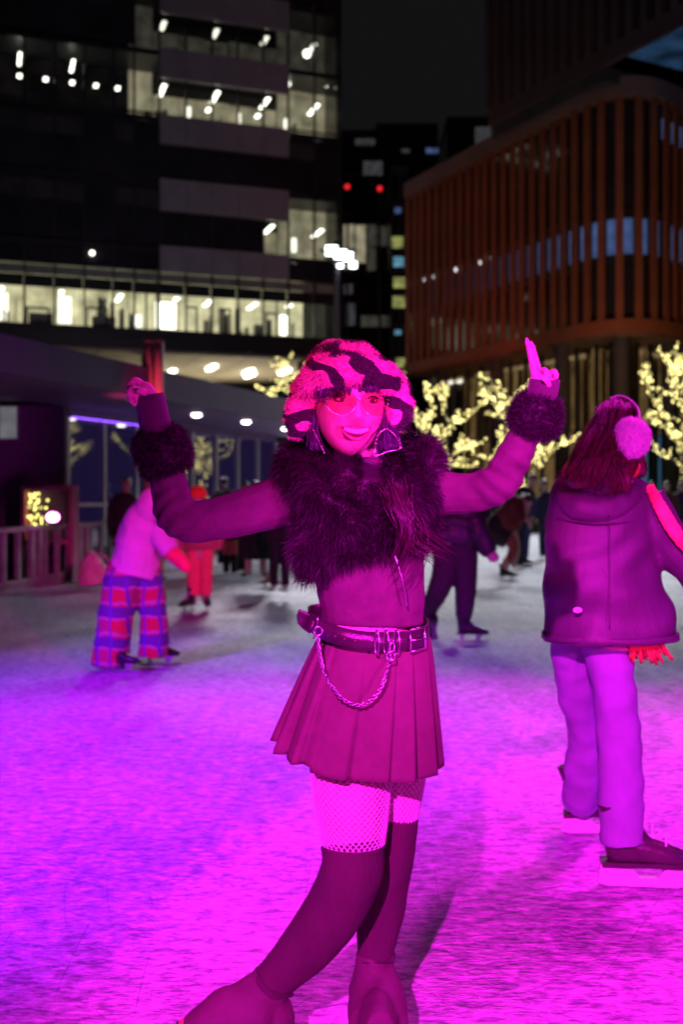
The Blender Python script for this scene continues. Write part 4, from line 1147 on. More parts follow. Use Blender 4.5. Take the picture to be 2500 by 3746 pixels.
for x in (772, 792, 815, 912, 945): obj('eyelet', ball(tuple(belt_pt(x, 2, .0045)), (.0030, .0012, .0030), nu=8, nv=6), M['mouth_dark'], hero, True)
obj('belt_loop', tube([belt_pt(737, -26, .007), belt_pt(734, 0, .008), belt_pt(729, 26, .009)], 0.0022, 6, 3), M['steel'], hero, True)
# chain of links hanging in a curve over the skirt front
cp = [(730, 1452), (732, 1490), (741, 1530), (758, 1568), (782, 1600), (812, 1616), (840, 1614), (866, 1592), (884, 1556), (894, 1520), (897, 1500)]
ck = crom(np.array([(a, b, -0.125 - 0.028 * math.sin(math.pi * i / (len(cp) - 1)) - (0.02 if 2 < i < 9 else 0)) for i, (a, b) in enumerate(cp)]), 24)
W = [mq(a, b, d) for a, b, d in ck]
links, acc, flip = [], 0.0, 0
last = W[0]
for i in range(1, len(W)):
    acc += (W[i] - W[i - 1]).length
    if acc > 0.0066:
        acc = 0; c = W[i]; tdir = (W[i] - W[i - 1]).normalized()
        sd_ = tdir.cross(Vector((0, 1, 0))).normalized(); bd = tdir.cross(sd_)
        ax = (sd_ if flip else (sd_ * 0.35 + bd * 0.94)); flip ^= 1
        ring = [c + tdir * 0.0056 * math.cos(t) + ax * 0.0036 * math.sin(t) for t in np.linspace(0, 2 * math.pi, 9)]
        links.append(tube(ring, 0.0013, 5, 1))
obj('chain', join(*links), M['steel'], hero, True)
def ringat(x, y, d, r, w): return tube([mq(x, y, d) + Vector((r * math.cos(t), 0, r * math.sin(t))) for t in np.linspace(0, 6.283, 13)], w, 6, 2)
obj('chain_ring', ringat(730, 1448, -.132, .010, .0022), M['steel'], hero, True)
obj('chain_clip', join(ringat(897, 1506, -.150, .0095, .0024), tube([mq(901, 1470, -.15), mq(894, 1484, -.152), mq(898, 1497, -.152), mq(906, 1484, -.152), mq(901, 1470, -.15)], .0022, 6, 3)), M['steel'], hero, True)
obj('zipper', tube([mq(905, 1270, -.118), mq(921, 1320, -.115), mq(930, 1360, -.108), mq(934, 1392, -.100)], 0.0028, 6, 4), M['steel'], hero, True)

# fishnet: two families of thin cords wound round the thighs
def net(leg, y0, y1, seed):
    pts = [p for p in leg]
    rows = []
    for p in pts:
        q = P(p[0] * Q, p[1] * Q, Y0 + p[3]); rows.append((q.x, q.y, q.z, p[2] * u1 + .0022, (p[2] * u1 + .0022) * .95, p[1]))
    c = crom(np.array(rows), 40)
    c = c[(c[:, 5] >= y0) & (c[:, 5] <= y1)]
    L = c[:, 5]
    gs = []
    nw = 36
    turn = 0.0115  # radians of winding for one drawing unit of drop
    for fam in (1, -1):
        for k in range(nw):
            a0 = 2 * math.pi * k / nw
            pp = []
            for r in c[::3]:
                a = a0 + fam * (r[5] - y0) * turn
                pp.append((r[0] + r[3] * math.cos(a), r[1] + r[4] * math.sin(a), r[2]))
            if len(pp) > 2: gs.append(tube(pp, 0.00125, 4, 1))
    return join(*gs)
obj('fishnet_tights', join(net(legF, 1700, 1936, 1), net(legB, 1700, 1880, 2)), M['net'], hero)
# over-knee socks and boot covers
sockF = [(808, 1928, 73, -.088), (811, 1965, 72, -.096), (806, 2005, 72, -.10), (775, 2075, 70, -.07), (718, 2155, 64, -.03), (655, 2222, 51, .01), (612, 2265, 46, .03)]
sockB = [(897, 1868, 66, .05), (893, 1960, 58, .05), (884, 2030, 54, .06), (872, 2100, 55, .08), (864, 2170, 44, .08), (863, 2196, 43, .08)]
fuse('over_knee_sock', [limb(sockF, Y0, Q, .95, n=24)], 0.005, M['sock'], hero, 1, (0.0022, 14, (1, 1, .4)))
fuse('over_knee_sock', [limb(sockB, Y0, Q, .95, n=24)], 0.005, M['sock'], hero, 1, (0.0022, 14, (1, 1, .4)))
coverF = [(640, 2240, 47, .02), (607, 2272, 54, .025), (568, 2322, 76, .02), (515, 2352, 77, .01), (462, 2372, 62, 0), (424, 2384, 44, 0)]
heelF = [(612, 2300, 48, .03), (626, 2335, 52, .03), (616, 2375, 50, .03)]
coverB = [(863, 2188, 44, .08), (862, 2225, 50, .07), (864, 2270, 62, .05), (867, 2320, 70, .01), (868, 2355, 70, -.03)]
toeB = [(866, 2330, 62, -.01), (870, 2352, 60, -.07), (874, 2372, 48, -.13)]
def cover_folds(co, no):
    out = co.copy()
    c1, c2 = mq(615, 2270), mq(863, 2195)
    for i, (x, y, z) in enumerate(co):
        for c in (c1, c2):
            d = math.hypot(x - c.x, z - c.z)
            if d < 0.12: out[i] += no[i] * 0.003 * math.sin((z * 0.9 + x * 0.55) * 190) * math.exp(-(d / 0.05) ** 2)
    return out
M['cover'] = mat('cover', (0.075, 0.036, 0.048), 0.75, var=0.12, scale=20, bump=0.2, bscale=300, fold=(3.5, 0.010, (1, 1, 1)))
fuse('boot_cover', [limb(coverF, Y0, Q, .85, n=20), limb(heelF, Y0, Q, .9, n=16)], 0.005, M['cover'], hero, 3, (0.005, 12, (1, 1, 1)), cover_folds)
fuse('boot_cover', [limb(coverB, Y0, Q, .85, n=20), limb(toeB, Y0, Q, .75, n=16)], 0.005, M['cover'], hero, 3, (0.005, 12, (1, 1, 1)), cover_folds)
M['hem_dark'] = mat('hem_dark', (0.03, 0.015, 0.02), 0.8)
def hem(c, ax, ra, rb):
    ax = Vector(ax).normalized(); s_ = ax.cross(Vector((0, 1, 0))).normalized(); b_ = s_.cross(ax)
    return tube([c + s_ * ra * math.cos(t) + b_ * rb * math.sin(t) + ax * 0.003 * math.sin(3 * t) for t in np.linspace(0, 6.283, 21)], 0.0022, 6, 2)
obj('cover_hem', hem(mq(863, 2193, .08), (0, 0, 1), 45.5 * u1, 43 * u1), M['hem_dark'], hero, True)
obj('cover_hem', hem(mq(630, 2252, .022), (-.55, 0, -.8), 52 * u1, 47 * u1), M['hem_dark'], hero, True)
M['boot_white'] = mat('boot_white', (0.62, 0.16, 0.13), 0.4, var=0.1)
a1 = mq(604, 2330, .02)
skate('skate_boot', (a1.x + .012, a1.y, 0.002), 187, hero, 'figure', 0.90, tilt=R(-8), boot=M['boot_white'], low=True)
a3 = mq(866, 2330, .03)
skate('skate_boot', (a3.x, a3.y, 0.002), 258, hero, 'figure', 0.85, boot=M['boot_white'], low=True)

# plush trapper hat with black stripes
def zebra():
    m, nt, b = nodes('striped_plush')
    N = nt.nodes.new; Lk = nt.links.new
    tc = N('ShaderNodeTexCoord'); mp = N('ShaderNodeMapping'); mp.inputs['Scale'].default_value = (6.5, 6.5, 12.0); mp.inputs['Rotation'].default_value = (0.3, 0.5, 0.2)
    Lk(tc.outputs['Object'], mp.inputs[0])
    no = N('ShaderNodeTexNoise'); no.inputs['Scale'].default_value = 1.25; no.inputs['Detail'].default_value = 1.5
    Lk(mp.outputs[0], no.inputs['Vector'])
    dt = N('ShaderNodeVectorMath'); dt.operation = 'DOT_PRODUCT'; dt.inputs[1].default_value = (48, 26, 46); Lk(tc.outputs['Object'], dt.inputs[0])
    mm = N('ShaderNodeMath'); mm.operation = 'MULTIPLY_ADD'; mm.inputs[1].default_value = 17.0; Lk(no.outputs['Fac'], mm.inputs[0]); Lk(dt.outputs['Value'], mm.inputs[2])
    si = N('ShaderNodeMath'); si.operation = 'SINE'; Lk(mm.outputs[0], si.inputs[0])
    cr = N('ShaderNodeValToRGB'); cr.color_ramp.interpolation = 'LINEAR'
    cr.color_ramp.elements[0].position = 0.40; cr.color_ramp.elements[0].color = (0.008, 0.006, 0.008, 1)
    cr.color_ramp.elements[1].position = 0.47; cr.color_ramp.elements[1].color = (0.62, 0.28, 0.33, 1)
    mr = N('ShaderNodeMapRange'); mr.inputs['From Min'].default_value = -1; mr.inputs['From Max'].default_value = 1
    Lk(si.outputs[0], mr.inputs[0]); Lk(mr.outputs[0], cr.inputs[0]); Lk(cr.outputs[0], b.inputs['Base Color'])
    b.inputs['Roughness'].default_value = 0.9; b.inputs['Sheen Weight'].default_value = 0.3
    return m
M['striped_plush'] = zebra()
YH = Y0 - .03
hat = fuse('plush_hat', [
    limb([(800, 910, 88, .04, 1.05), (794, 880, 93, .03, 1.05), (788, 842, 88, .02, 1.05), (785, 812, 74, .02, 1.0), (784, 796, 50, .02, 1), (784, 789, 22, .02, 1)], YH, Q, n=28),
    limb([(702, 905, 32, -.03), (728, 865, 36, -.085), (785, 846, 40, -.115), (845, 848, 38, -.105), (888, 876, 34, -.05), (902, 910, 30, .0)], YH, Q, n=16),
    limb([(710, 880, 36, -.02), (694, 930, 33, -.03), (684, 975, 31, -.035), (690, 1005, 20, -.03)], YH, Q, .8, n=16),
    limb([(892, 872, 36, -.02), (910, 915, 36, -.03), (912, 955, 32, -.03), (902, 985, 22, -.03)], YH, Q, .8, n=16),
    limb([(800, 930, 88, .09, .5), (800, 980, 80, .10, .4)], YH, Q, n=20)],
    0.0055, M['striped_plush'], hero, 4, (0.006, 18, (1, 1, 1)))
fur('hat_pile', hat, 20000, 0.011, 0.0009, M['striped_plush'], hero, grav=0.15, spread=0.45, seed=9)
# hair: fringe, side locks, back mass and the long front tress
def strands(name, guides, count, w, m, parent, seed, spread):
    r = np.random.default_rng(seed); gs = []
    for _ in range(count):
        g = guides[r.integers(len(guides))]
        off = r.normal(size=3) * spread; end = r.normal(size=3) * spread * 1.6
        k = len(g)
        pts = [(Vector(g[i]) + Vector(off * (1 - i / k) + end * (i / k))) for i in range(k)]
        ww = w * r.uniform(.6, 1.3)
        gs.append(tube(pts, [ww] * (k - 1) + [ww * .25], 4, 3))
    return obj(name, join(*gs), m, parent, True)
strands('fringe', [[mq(x0, 868, -.125), mq(x0 + 2, 886, -.142), mq(x0 + dx, 903 + dl, -.140)] for x0, dx, dl in ((742, -8, 14), (756, -4, 8), (770, 0, 4), (784, 2, 2), (798, 4, 4), (812, 6, 0), (826, 6, -2), (840, 8, -4), (852, 10, -4))], 190, 0.0022, M['hair_dark'], hero, 11, np.array((.006, .004, .003)))
strands('side_lock', [[mq(872, 900, -.06), mq(878, 950, -.07), mq(884, 1000, -.085), mq(893, 1032, -.10)], [mq(878, 910, -.05), mq(892, 960, -.06), mq(900, 1000, -.08), mq(905, 1028, -.09)]], 120, 0.0020, M['hair_dark'], hero, 12, np.array((.007, .008, .003)))
strands('side_lock', [[mq(722, 930, -.05), mq(716, 980, -.06), mq(724, 1030, -.08)]], 60, 0.0020, M['hair_dark'], hero, 14, np.array((.007, .008, .003)))
strands('front_tress', [[mq(908, 1120, -.17), mq(915, 1160, -.19), mq(925, 1200, -.20), mq(945, 1250, -.19), mq(1005, 1282, -.17)],
                        [mq(905, 1130, -.17), mq(922, 1170, -.20), mq(938, 1215, -.21), mq(928, 1270, -.20), mq(902, 1322, -.18)],
                        [mq(905, 1110, -.16), mq(916, 1150, -.19), mq(945, 1200, -.20), mq(985, 1235, -.18), mq(1022, 1262, -.16)]], 90, 0.0010, M['hair_tress'], hero, 13, np.array((.013, .006, .010)))
fuse('back_hair', [limb([(800, 900, 84, .06, .8), (802, 960, 84, .07, .7), (806, 1030, 80, .08, .6), (812, 1080, 70, .09, .5)], Y0, Q)], 0.008, M['hair_dark'], hero, 3)
# rose tinted glasses
M['rose_lens'] = glass_mat('rose_lens', (1.0, 0.68, 0.62), refl=0.04)
M['glitter'] = mat('glitter', (0.85, 0.75, 0.75), 0.2, 1.0, var=0.3, scale=300)
def lens(sx):
    v, rim = [], []
    for k in range(24):
        t = 2 * math.pi * k / 24
        x = sx * 0.036 + 0.031 * math.cos(t) * (1 + .08 * math.sin(t)); z = -0.003 + 0.026 * math.sin(t) - (0.002 if math.sin(t) < 0 else 0)
        y = -0.112 + 5.0 * (abs(x) - 0.01) ** 2
        v.append((x, y, z)); rim.append((x, y, z))
    return (np.array(v), [tuple(range(24))]), rim
for sx in (-1, 1):
    g, rim = lens(sx)
    obj('lens', xf(g, HM), M['rose_lens'], hero)
    obj('rim', xf(tube([rim[k % 24] for k in (range(11, 25) if sx < 0 else range(12, 26))], 0.0006, 5, 1), HM), M['glitter'], hero, True)
    obj('temple', xf(tube([(sx * 0.064, -0.098, 0.006), (sx * 0.080, -0.06, 0.006), (sx * 0.080, 0.0, 0.004)], 0.0013, 5, 2), HM), M['glitter'], hero, True)
obj('bridge', xf(tube([(-0.009, -0.113, 0.0), (0, -0.118, 0.004), (0.009, -0.113, 0.0)], 0.0012, 5, 3), HM), M['glitter'], hero, True)
# earrings: a big open triangle of crystals and a dangling bar
def crystals(pts, r, w):
    gs = [tube(pts, w, 6, 2)]
    c = crom(np.array([tuple(p) for p in pts]), 10)
    gs += [ball(tuple(q), r * rng.uniform(.7, 1.3), nu=6, nv=4) for q in c[::2]]
    return join(*gs)
obj('earring', crystals([mq(884, 985, -.10), mq(868, 1000, -.11), mq(860, 1045, -.135), mq(890, 1036, -.14), mq(920, 1028, -.13), mq(908, 1000, -.11), mq(890, 985, -.10)], 0.0028, 0.0017), M['glitter'], hero, True)
obj('earring', crystals([mq(718, 985, -.08), mq(728, 1005, -.10), mq(744, 1038, -.125)], 0.0024, 0.0016), M['glitter'], hero, True)
# ================================================================ other skaters
M['jacket_plum'] = mat('jacket_plum', (0.066, 0.04, 0.068), 0.55, var=0.12, scale=6, bump=0.15, bscale=90, fold=(2.6, 0.055, (1, 1, 1.4)))
M['jeans_pale'] = mat('jeans_pale', (0.24, 0.22, 0.36), 0.85, var=0.08, scale=10, bump=0.15, bscale=250, fold=(2.6, 0.040, (1, 1, 0.8)))
M['scarf_orange'] = mat('scarf_orange', (0.75, 0.22, 0.06), 0.8, var=0.35, scale=20, bump=0.4, bscale=80)
M['scarf_pink'] = mat('scarf_pink', (0.80, 0.20, 0.14), 0.8, var=0.35, scale=14, bump=0.4, bscale=80)
M['muff_white'] = mat('muff_white', (0.85, 0.78, 0.82), 0.9, var=0.06, scale=30, bump=0.5, bscale=160, sheen=0.3)
M['boot_dark'] = mat('boot_dark', (0.045, 0.03, 0.035), 0.28, var=0.3, bump=0.15, bscale=150, spec=0.6)
M['reflective'] = mat('reflective', (0.95, 0.92, 0.95), 0.3, var=0.03)

# ---------------------------------------------------------------- woman seen from behind with earmuffs
YW = 3.78
wr = thing('person', 'woman seen from behind in loose dark jacket, pale trousers and round fluffy earmuffs', 'person', (P(2200, 2300, YW).x, YW, 0), 'skaters on the ice')
hcw = P(2262, 1590, YW)
hgw, HW = head_geo(hcw, 1.0, yaw=R(128), roll=R(0), pitch=R(4), nu=40, nv=40)
fuse('body', [hgw, limb([(2262, 1650, 48), (2240, 1720, 52), (2225, 1770, 90)], YW),
              limb([(2220, 1750, 120, 0, .7), (2215, 1850, 190, 0, .6), (2215, 2050, 170, 0, .62), (2215, 2250, 160, 0, .65), (2200, 2360, 150, 0, .65)], YW, n=20),
              limb([(2105, 2330, 70, .14), (2140, 2700, 40, .30), (2126, 2860, 30, .42), (2126, 2930, 24, .48)], YW),
              limb([(2220, 2330, 74), (2262, 2700, 46, -.03), (2277, 3000, 40, -.08), (2278, 3080, 36, -.09)], YW)], 0.009, M['skin'], wr, 3)
def jacket_folds(co, no):
    out = co.copy()
    for i, (x, y, z) in enumerate(co):
        d = 0.016 * math.sin((z * 1.0 - x * 0.8) * 38 + 2.6 * mnoise.noise(Vector((x * 5, y * 5, z * 5)))) * max(0, mnoise.noise(Vector((x * 3, y * 3, z * 3 + 7))))
        d += 0.018 * mnoise.noise(Vector((x * 5, y * 5, z * 8)))
        out[i] += no[i] * d
    return out
fuse('jacket', [limb([(2225, 1745, 90, .02, .7), (2218, 1785, 175, 0, .6), (2212, 1860, 205, 0, .62), (2205, 1980, 206, 0, .66), (2205, 2120, 212, 0, .70), (2222, 2240, 232, 0, .72), (2232, 2310, 246, 0, .74), (2234, 2334, 246, 0, .74)], YW, n=32),
                limb([(2350, 1830, 88, 0), (2420, 1940, 84, -.02), (2500, 2040, 78, -.03), (2590, 2130, 70, -.04), (2680, 2190, 60, -.05)], YW),
                limb([(2085, 1835, 80, .03), (2062, 1960, 70, .10), (2080, 2060, 60, .2), (2120, 2120, 50, .32)], YW + .05)],
     0.010, M['jacket_plum'], wr, 3, None, jacket_folds)
fuse('hood', [limb([(2060, 1800, 46, -.02, .7), (2120, 1846, 60, -.09, .5), (2220, 1862, 52, -.11, .45), (2320, 1818, 40, -.10, .45), (2360, 1770, 30, -.04, .6)], YW, n=18),
              limb([(2110, 1760, 55, .02, .8), (2210, 1760, 70, -.06, .7), (2320, 1740, 50, .0, .7)], YW, n=16)], 0.010, M['jacket_plum'], wr, 4, (0.008, 9, (1, 1, 1)))
obj('hem_band', loft([(P(2234, v, YW).x, YW, P(2234, v, YW).z, 249 * YW / F_PX, 249 * .745 * YW / F_PX) for v in (2312, 2336)], 40, 2), M['jacket_plum'], wr, True)
obj('back_seam', tube([P(2232, v, YW - d) for v, d in ((1885, .135), (1980, .145), (2100, .158), (2200, .172), (2300, .185))], 0.0028, 6, 4), M['jacket_plum'], wr, True)
obj('yoke_seam', tube([P(u, 1915 + .0006 * (u - 2210) ** 2 * -1, YW - .142 + .0000028 * (u - 2210) ** 2) for u in (2040, 2110, 2180, 2250, 2320, 2380)], 0.0028, 6, 4), M['jacket_plum'], wr, True)
obj('logo_patch', ball(tuple(P(2115, 2232, YW - .172)), (0.016, 0.004, 0.010), nu=18, nv=10), M['reflective'], wr, True)
M['scarf_strip'] = M['scarf_pink']
fuse('scarf', [limb([(2085, 1730, 34, .0), (2130, 1690, 44, -.09), (2210, 1690, 46, -.12), (2285, 1712, 40, -.10), (2330, 1720, 34, .0)], YW, n=14)], 0.010, M['scarf_orange'], wr, 3, (0.010, 16, (1, 1, 1)))
fuse('bag_strap', [limb([(2375, 1775, 22, -.06, .4), (2415, 1850, 27, -.11, .4), (2455, 1920, 29, -.13, .4), (2500, 1985, 26, -.13, .4), (2540, 2030, 22, -.12, .4)], YW, n=12)], 0.008, M['scarf_pink'], wr, 2)
fr = []
for k in range(24):
    u0 = 2312 + k * 4.0; w = rng.uniform(-10, 60)
    fr.append(tube([P(u0, 2315, YW - .10), P(u0 + w * .3, 2355, YW - .10), P(u0 + w, 2385 + rng.uniform(0, 45), YW - .05 + rng.uniform(-.02, .02))], [0.009, 0.009, 0.006], 6, 3))
obj('scarf_fringe', join(*fr), M['scarf_orange'], wr, True)
fuse('trousers', [limb([(2105, 2290, 95, .10, .9), (2092, 2400, 78, .16), (2118, 2560, 66, .24), (2140, 2700, 60, .30), (2130, 2820, 64, .36), (2126, 2932, 68, .48)], YW, n=20),
                  limb([(2215, 2290, 110, .0, .9), (2232, 2400, 88, .0), (2250, 2560, 80, -.02), (2262, 2700, 78, -.03), (2272, 2850, 78, -.05), (2277, 3000, 78, -.08), (2280, 3090, 78, -.09)], YW, n=20)],
     0.008, M['jeans_pale'], wr, 2, (0.014, 7, (1, 1, .6)))
fuse('long_hair', [ball(tuple(P(2258, 1582, YW + .006)), (0.091, 0.114, 0.124)),
                   limb([(2256, 1530, 78, .0), (2236, 1600, 100, -.02), (2205, 1650, 98, -.07), (2160, 1700, 84, -.12), (2115, 1745, 56, -.15), (2090, 1775, 26, -.16)], YW, n=18),
                   limb([(2290, 1610, 50, -.06, .8), (2310, 1680, 36, -.12, .6), (2290, 1740, 30, -.17, .5), (2290, 1800, 20, -.18, .5)], YW, n=14),
                   limb([(2300, 1640, 50, .0), (2340, 1700, 30, -.04), (2350, 1745, 18, -.06)], YW, n=12)], 0.007, M['hair_auburn'], wr, 4, (0.0016, 40, (2, 2, .3)))
strands('hair_strand', [[P(2250, 1478, YW - .06), P(2215, 1560, YW - .13), P(2170, 1660, YW - .19), P(2105, 1760, YW - .20)], [P(2262, 1478, YW - .08), P(2245, 1570, YW - .14), P(2215, 1670, YW - .19), P(2165, 1770, YW - .20)], [P(2268, 1480, YW - .08), P(2258, 1580, YW - .13), P(2250, 1690, YW - .17), P(2262, 1800, YW - .19)], [P(2235, 1485, YW - .04), P(2185, 1580, YW - .09), P(2135, 1680, YW - .14), P(2075, 1760, YW - .15)]], 420, 0.0014, M['hair_auburn'], wr, 31, np.array((.020, .004, .010)))
muff = fuse('earmuff', [ball(tuple(P(2313, 1602, YW - .15)), (0.066, 0.046, 0.072), nu=24, nv=16)], 0.005, M['muff_white'], wr, 2, (0.003, 60, (1, 1, 1)))
fur('earmuff_pile', muff, 3500, 0.009, 0.0008, M['muff_white'], wr, grav=0.0, spread=0.5, seed=21)
obj('earmuff_band', loft([(q.x, q.y, q.z, .006, .017) for q in (P(2238, 1458, YW + .02), P(2268, 1452, YW + .0), P(2306, 1468, YW - .04), P(2332, 1502, YW - .08), P(2338, 1550, YW - .13))], 12, 4), M['muff_white'], wr, True)
hk = P(2255, 3265, 3.68)
skate('skate_boot', (P(2262, 3200, 3.68).x, 3.70, 0.0), -6, wr, 'hockey', 1.07, boot=M['boot_dark'])
hk2 = P(2085, 3040, 4.28)
skate('skate_boot', (P(2112, 3040, 4.28).x, 4.27, 0.002), -10, wr, 'hockey', 1.02, tilt=R(-4), boot=M['boot_dark'])

# ---------------------------------------------------------------- skaters farther out
def skin_head(root, u, v, Y, s=1.0, yaw=0.0, neck=None):
    g, Mx = head_geo(P(u, v, Y), s, yaw=R(yaw), nu=28, nv=28)
    gs = [g]
    gs.append(limb([(u, v + 0.06 * F_PX / Y, 0.05 * F_PX / Y), (u, v + 0.2 * F_PX / Y, 0.055 * F_PX / Y)] if not neck else neck, Y))
    return gs, Mx

def hair_cap(root, u, v, Y, s, m, lon=0.0, yaw=0.0):
    k = F_PX / Y
    dy = 0.02 * math.cos(R(yaw)); du = -0.02 * math.sin(R(yaw)) * k * -1
    gs = [ball(tuple(P(u + du, v - 0.035 * k, Y + dy + 0.012)), (0.088 * s, 0.105 * s, 0.098 * s))]
    if lon: gs.append(limb([(u + du, v, 0.085 * k, .05, .6), (u + du, v + lon * .5 * k, 0.085 * k, .07, .5), (u + du, v + lon * k, 0.06 * k, .07, .4)], Y))
    return fuse('hair', gs, 0.012, m, root, 2, (0.006, 40, (1, 1, .3)))

def skater(label, Y, u, body_parts, garments, skates, head=None, hair=None, hat=None, face=True):
    """body_parts: limb point lists of bare body; garments: (name, material, [limb lists], wrinkle amplitude)"""
    t = thing('person', label, 'person', (P(u, VH, Y).x, Y, 0), 'skaters on the ice')
    vox = 0.012 if Y < 14 else 0.018
    gs = [limb(b, Y, ratio=0.6, n=12, m=3) for b in body_parts]
    Mx = None
    if head:
        hgs, Mx = skin_head(t, *head[:2], Y + (head[4] if len(head) > 4 else 0), head[2], head[3]); gs += hgs
    fuse('body', gs, vox, M['skin'], t, 2)
    if head and face: face_bits(Mx, t, lashes=False)
    if hair: hair_cap(t, head[0], head[1], Y + (head[4] if len(head) > 4 else 0), head[2], hair[0], hair[1], head[3])
    for nm, m, ls, wa in garments:
        fuse(nm, [limb(b, Y, n=18, m=3) for b in ls], vox, m, t, 2, (wa, 8, (1, 1, 1)) if wa else None)
    for (su, sv, hd, st, bm, tl) in skates:
        Ys = CAM_H * F_PX / (sv - VH)
        q = P(su, sv, Ys)
        skate('skate_boot', (q.x, Ys if not tl else Y, q.z if not tl else q.z), hd, t, st.split('_')[0], 1.0, tilt=R(tl), boot=bm, low=st.endswith('low'))
    return t

def plaid():
    m, nt, b = nodes('plaid'); N = nt.nodes.new; Lk = nt.links.new
    tc = N('ShaderNodeTexCoord'); sx = N('ShaderNodeSeparateXYZ')
    wn = N('ShaderNodeTexNoise'); wn.inputs['Scale'].default_value = 5; Lk(tc.outputs['Object'], wn.inputs['Vector'])
    wm = N('ShaderNodeVectorMath'); wm.operation = 'MULTIPLY_ADD'; wm.inputs[1].default_value = (.10, .1, .10); Lk(wn.outputs['Color'], wm.inputs[0]); Lk(tc.outputs['Object'], wm.inputs[2]); Lk(wm.outputs[0], sx.inputs[0])
    def stripe(o, fq, th, ph=0.0):
        a = N('ShaderNodeMath'); a.operation = 'MULTIPLY_ADD'; a.inputs[1].default_value = fq; a.inputs[2].default_value = ph; Lk(o, a.inputs[0])
        s = N('ShaderNodeMath'); s.operation = 'SINE'; Lk(a.outputs[0], s.inputs[0])
        g = N('ShaderNodeMath'); g.operation = 'GREATER_THAN'; g.inputs[1].default_value = th; Lk(s.outputs[0], g.inputs[0])
        return g.outputs[0]
    def mix(f, a, c):
        x = N('ShaderNodeMix'); x.data_type = 'RGBA'; Lk(f, x.inputs[0])
        if isinstance(a, tuple): x.inputs[6].default_value = a
        else: Lk(a, x.inputs[6])
        x.inputs[7].default_value = c
        return x.outputs[2]
    c = mix(stripe(sx.outputs['X'], 26, 0.1), (0.42, 0.03, 0.03, 1), (0.30, 0.06, 0.09, 1))
    c = mix(stripe(sx.outputs['Z'], 27, 0.35), c, (0.09, 0.045, 0.17, 1))
    c = mix(stripe(sx.outputs['Z'], 54, 0.86, 1.0), c, (0.36, 0.2, 0.24, 1))
    c = mix(stripe(sx.outputs['X'], 52, 0.88, 0.5), c, (0.10, 0.05, 0.26, 1))
    Lk(c, b.inputs['Base Color']); b.inputs['Roughness'].default_value = 0.85
    return m
M['plaid'] = plaid()
M['jacket_pink'] = mat('jacket_pink', (0.60, 0.30, 0.34), 0.8, var=0.06, scale=10, bump=0.2, bscale=60, fold=(2.2, 0.03, (1, 1, 1)))
M['glove_red'] = mat('glove_red', (0.72, 0.05, 0.05), 0.8, var=0.1)
M['red_trousers'] = mat('red_trousers', (0.85, 0.10, 0.14), 0.75, var=0.08, scale=8)
M['hat_orange'] = mat('hat_orange', (0.80, 0.12, 0.03), 0.85, var=0.1, scale=30, bump=0.3, bscale=200)
M['coat_red'] = mat('coat_red', (0.45, 0.10, 0.12), 0.8, var=0.2)
M['black_cloth'] = mat('black_cloth', (0.022, 0.018, 0.024), 0.8, var=0.25)
M['plum_puffer'] = mat('plum_puffer', (0.05, 0.02, 0.045), 0.42, var=0.15, scale=10)
M['plum_trousers'] = mat('plum_trousers', (0.05, 0.022, 0.040), 0.8, var=0.15)
M['maroon'] = mat('maroon', (0.16, 0.035, 0.045), 0.85, var=0.2)
M['navy'] = mat('navy', (0.025, 0.025, 0.075), 0.8, var=0.2)
M['jeans_blue'] = mat('jeans_blue', (0.07, 0.05, 0.22), 0.8, var=0.2)
M['tights_red'] = mat('tights_red', (0.35, 0.06, 0.08), 0.7, var=0.15)
M['sock_pink'] = mat('sock_pink', (0.75, 0.36, 0.42), 0.8, var=0.1)
M['pink_boot'] = mat('pink_boot', (0.75, 0.33, 0.38), 0.5, var=0.1)

# crouching skater: pink jacket, plaid trousers, red sleeves
YA = 8.3
skater('bent over skater in bright pink jacket, red sleeves and wide plaid trousers', YA, 490,
       [[(560, 1870, 40, -.1), (520, 1950, 90, 0), (490, 2080, 80, .05)], [(480, 2100, 40, .02), (430, 2250, 26, -.02), (404, 2415, 22, -.02)], [(515, 2100, 40, .04), (552, 2250, 26, .07), (552, 2380, 22, .07)],
        [(545, 1930, 40), (600, 2000, 32), (672, 2072, 22), (690, 2088, 14)]],
       [('jacket', M['jacket_pink'], [[(562, 1838, 44, -.12), (535, 1890, 74, -.06), (520, 1950, 80, 0), (505, 2020, 84, .03), (492, 2080, 92, .05), (486, 2104, 94, .05)], [(575, 1925, 46, -.08), (604, 1985, 40, -.12), (628, 2018, 33, -.14)]], .012),
        ('hood', M['jacket_pink'], [[(585, 1782, 26, -.16), (572, 1818, 54, -.17), (545, 1868, 56, -.12), (520, 1900, 40, -.06)]], .006),
        ('sleeve', M['glove_red'], [[(600, 2000, 33, -.08), (640, 2030, 30, -.12), (672, 2060, 26, -.15)]], .006),
        ('sleeve', M['glove_red'], [[(490, 1935, 30, .1), (450, 1965, 26, .12), (428, 1990, 20, .1)]], .006),
        ('mitten', M['glove_red'], [[(664, 2052, 24, -.15), (682, 2074, 24, -.16), (694, 2090, 14, -.16)]], 0),
        ('trousers', M['plaid'], [[(470, 2085, 78, .04, .8), (448, 2130, 72, .0), (424, 2250, 66, -.02), (410, 2350, 68, -.02), (402, 2436, 68, -.02)],
                                  [(520, 2085, 66, .04, .8), (548, 2160, 54, .06), (562, 2270, 52, .07), (562, 2350, 54, .07), (558, 2402, 54, .07)]], .010)],
       [(404, 2458, -20, 'figure_low', None, 0), (546, 2432, -4, 'figure_low', None, 0)], head=(592, 1822, .95, 20, -.2), hair=(M['hair_brown'], 0))

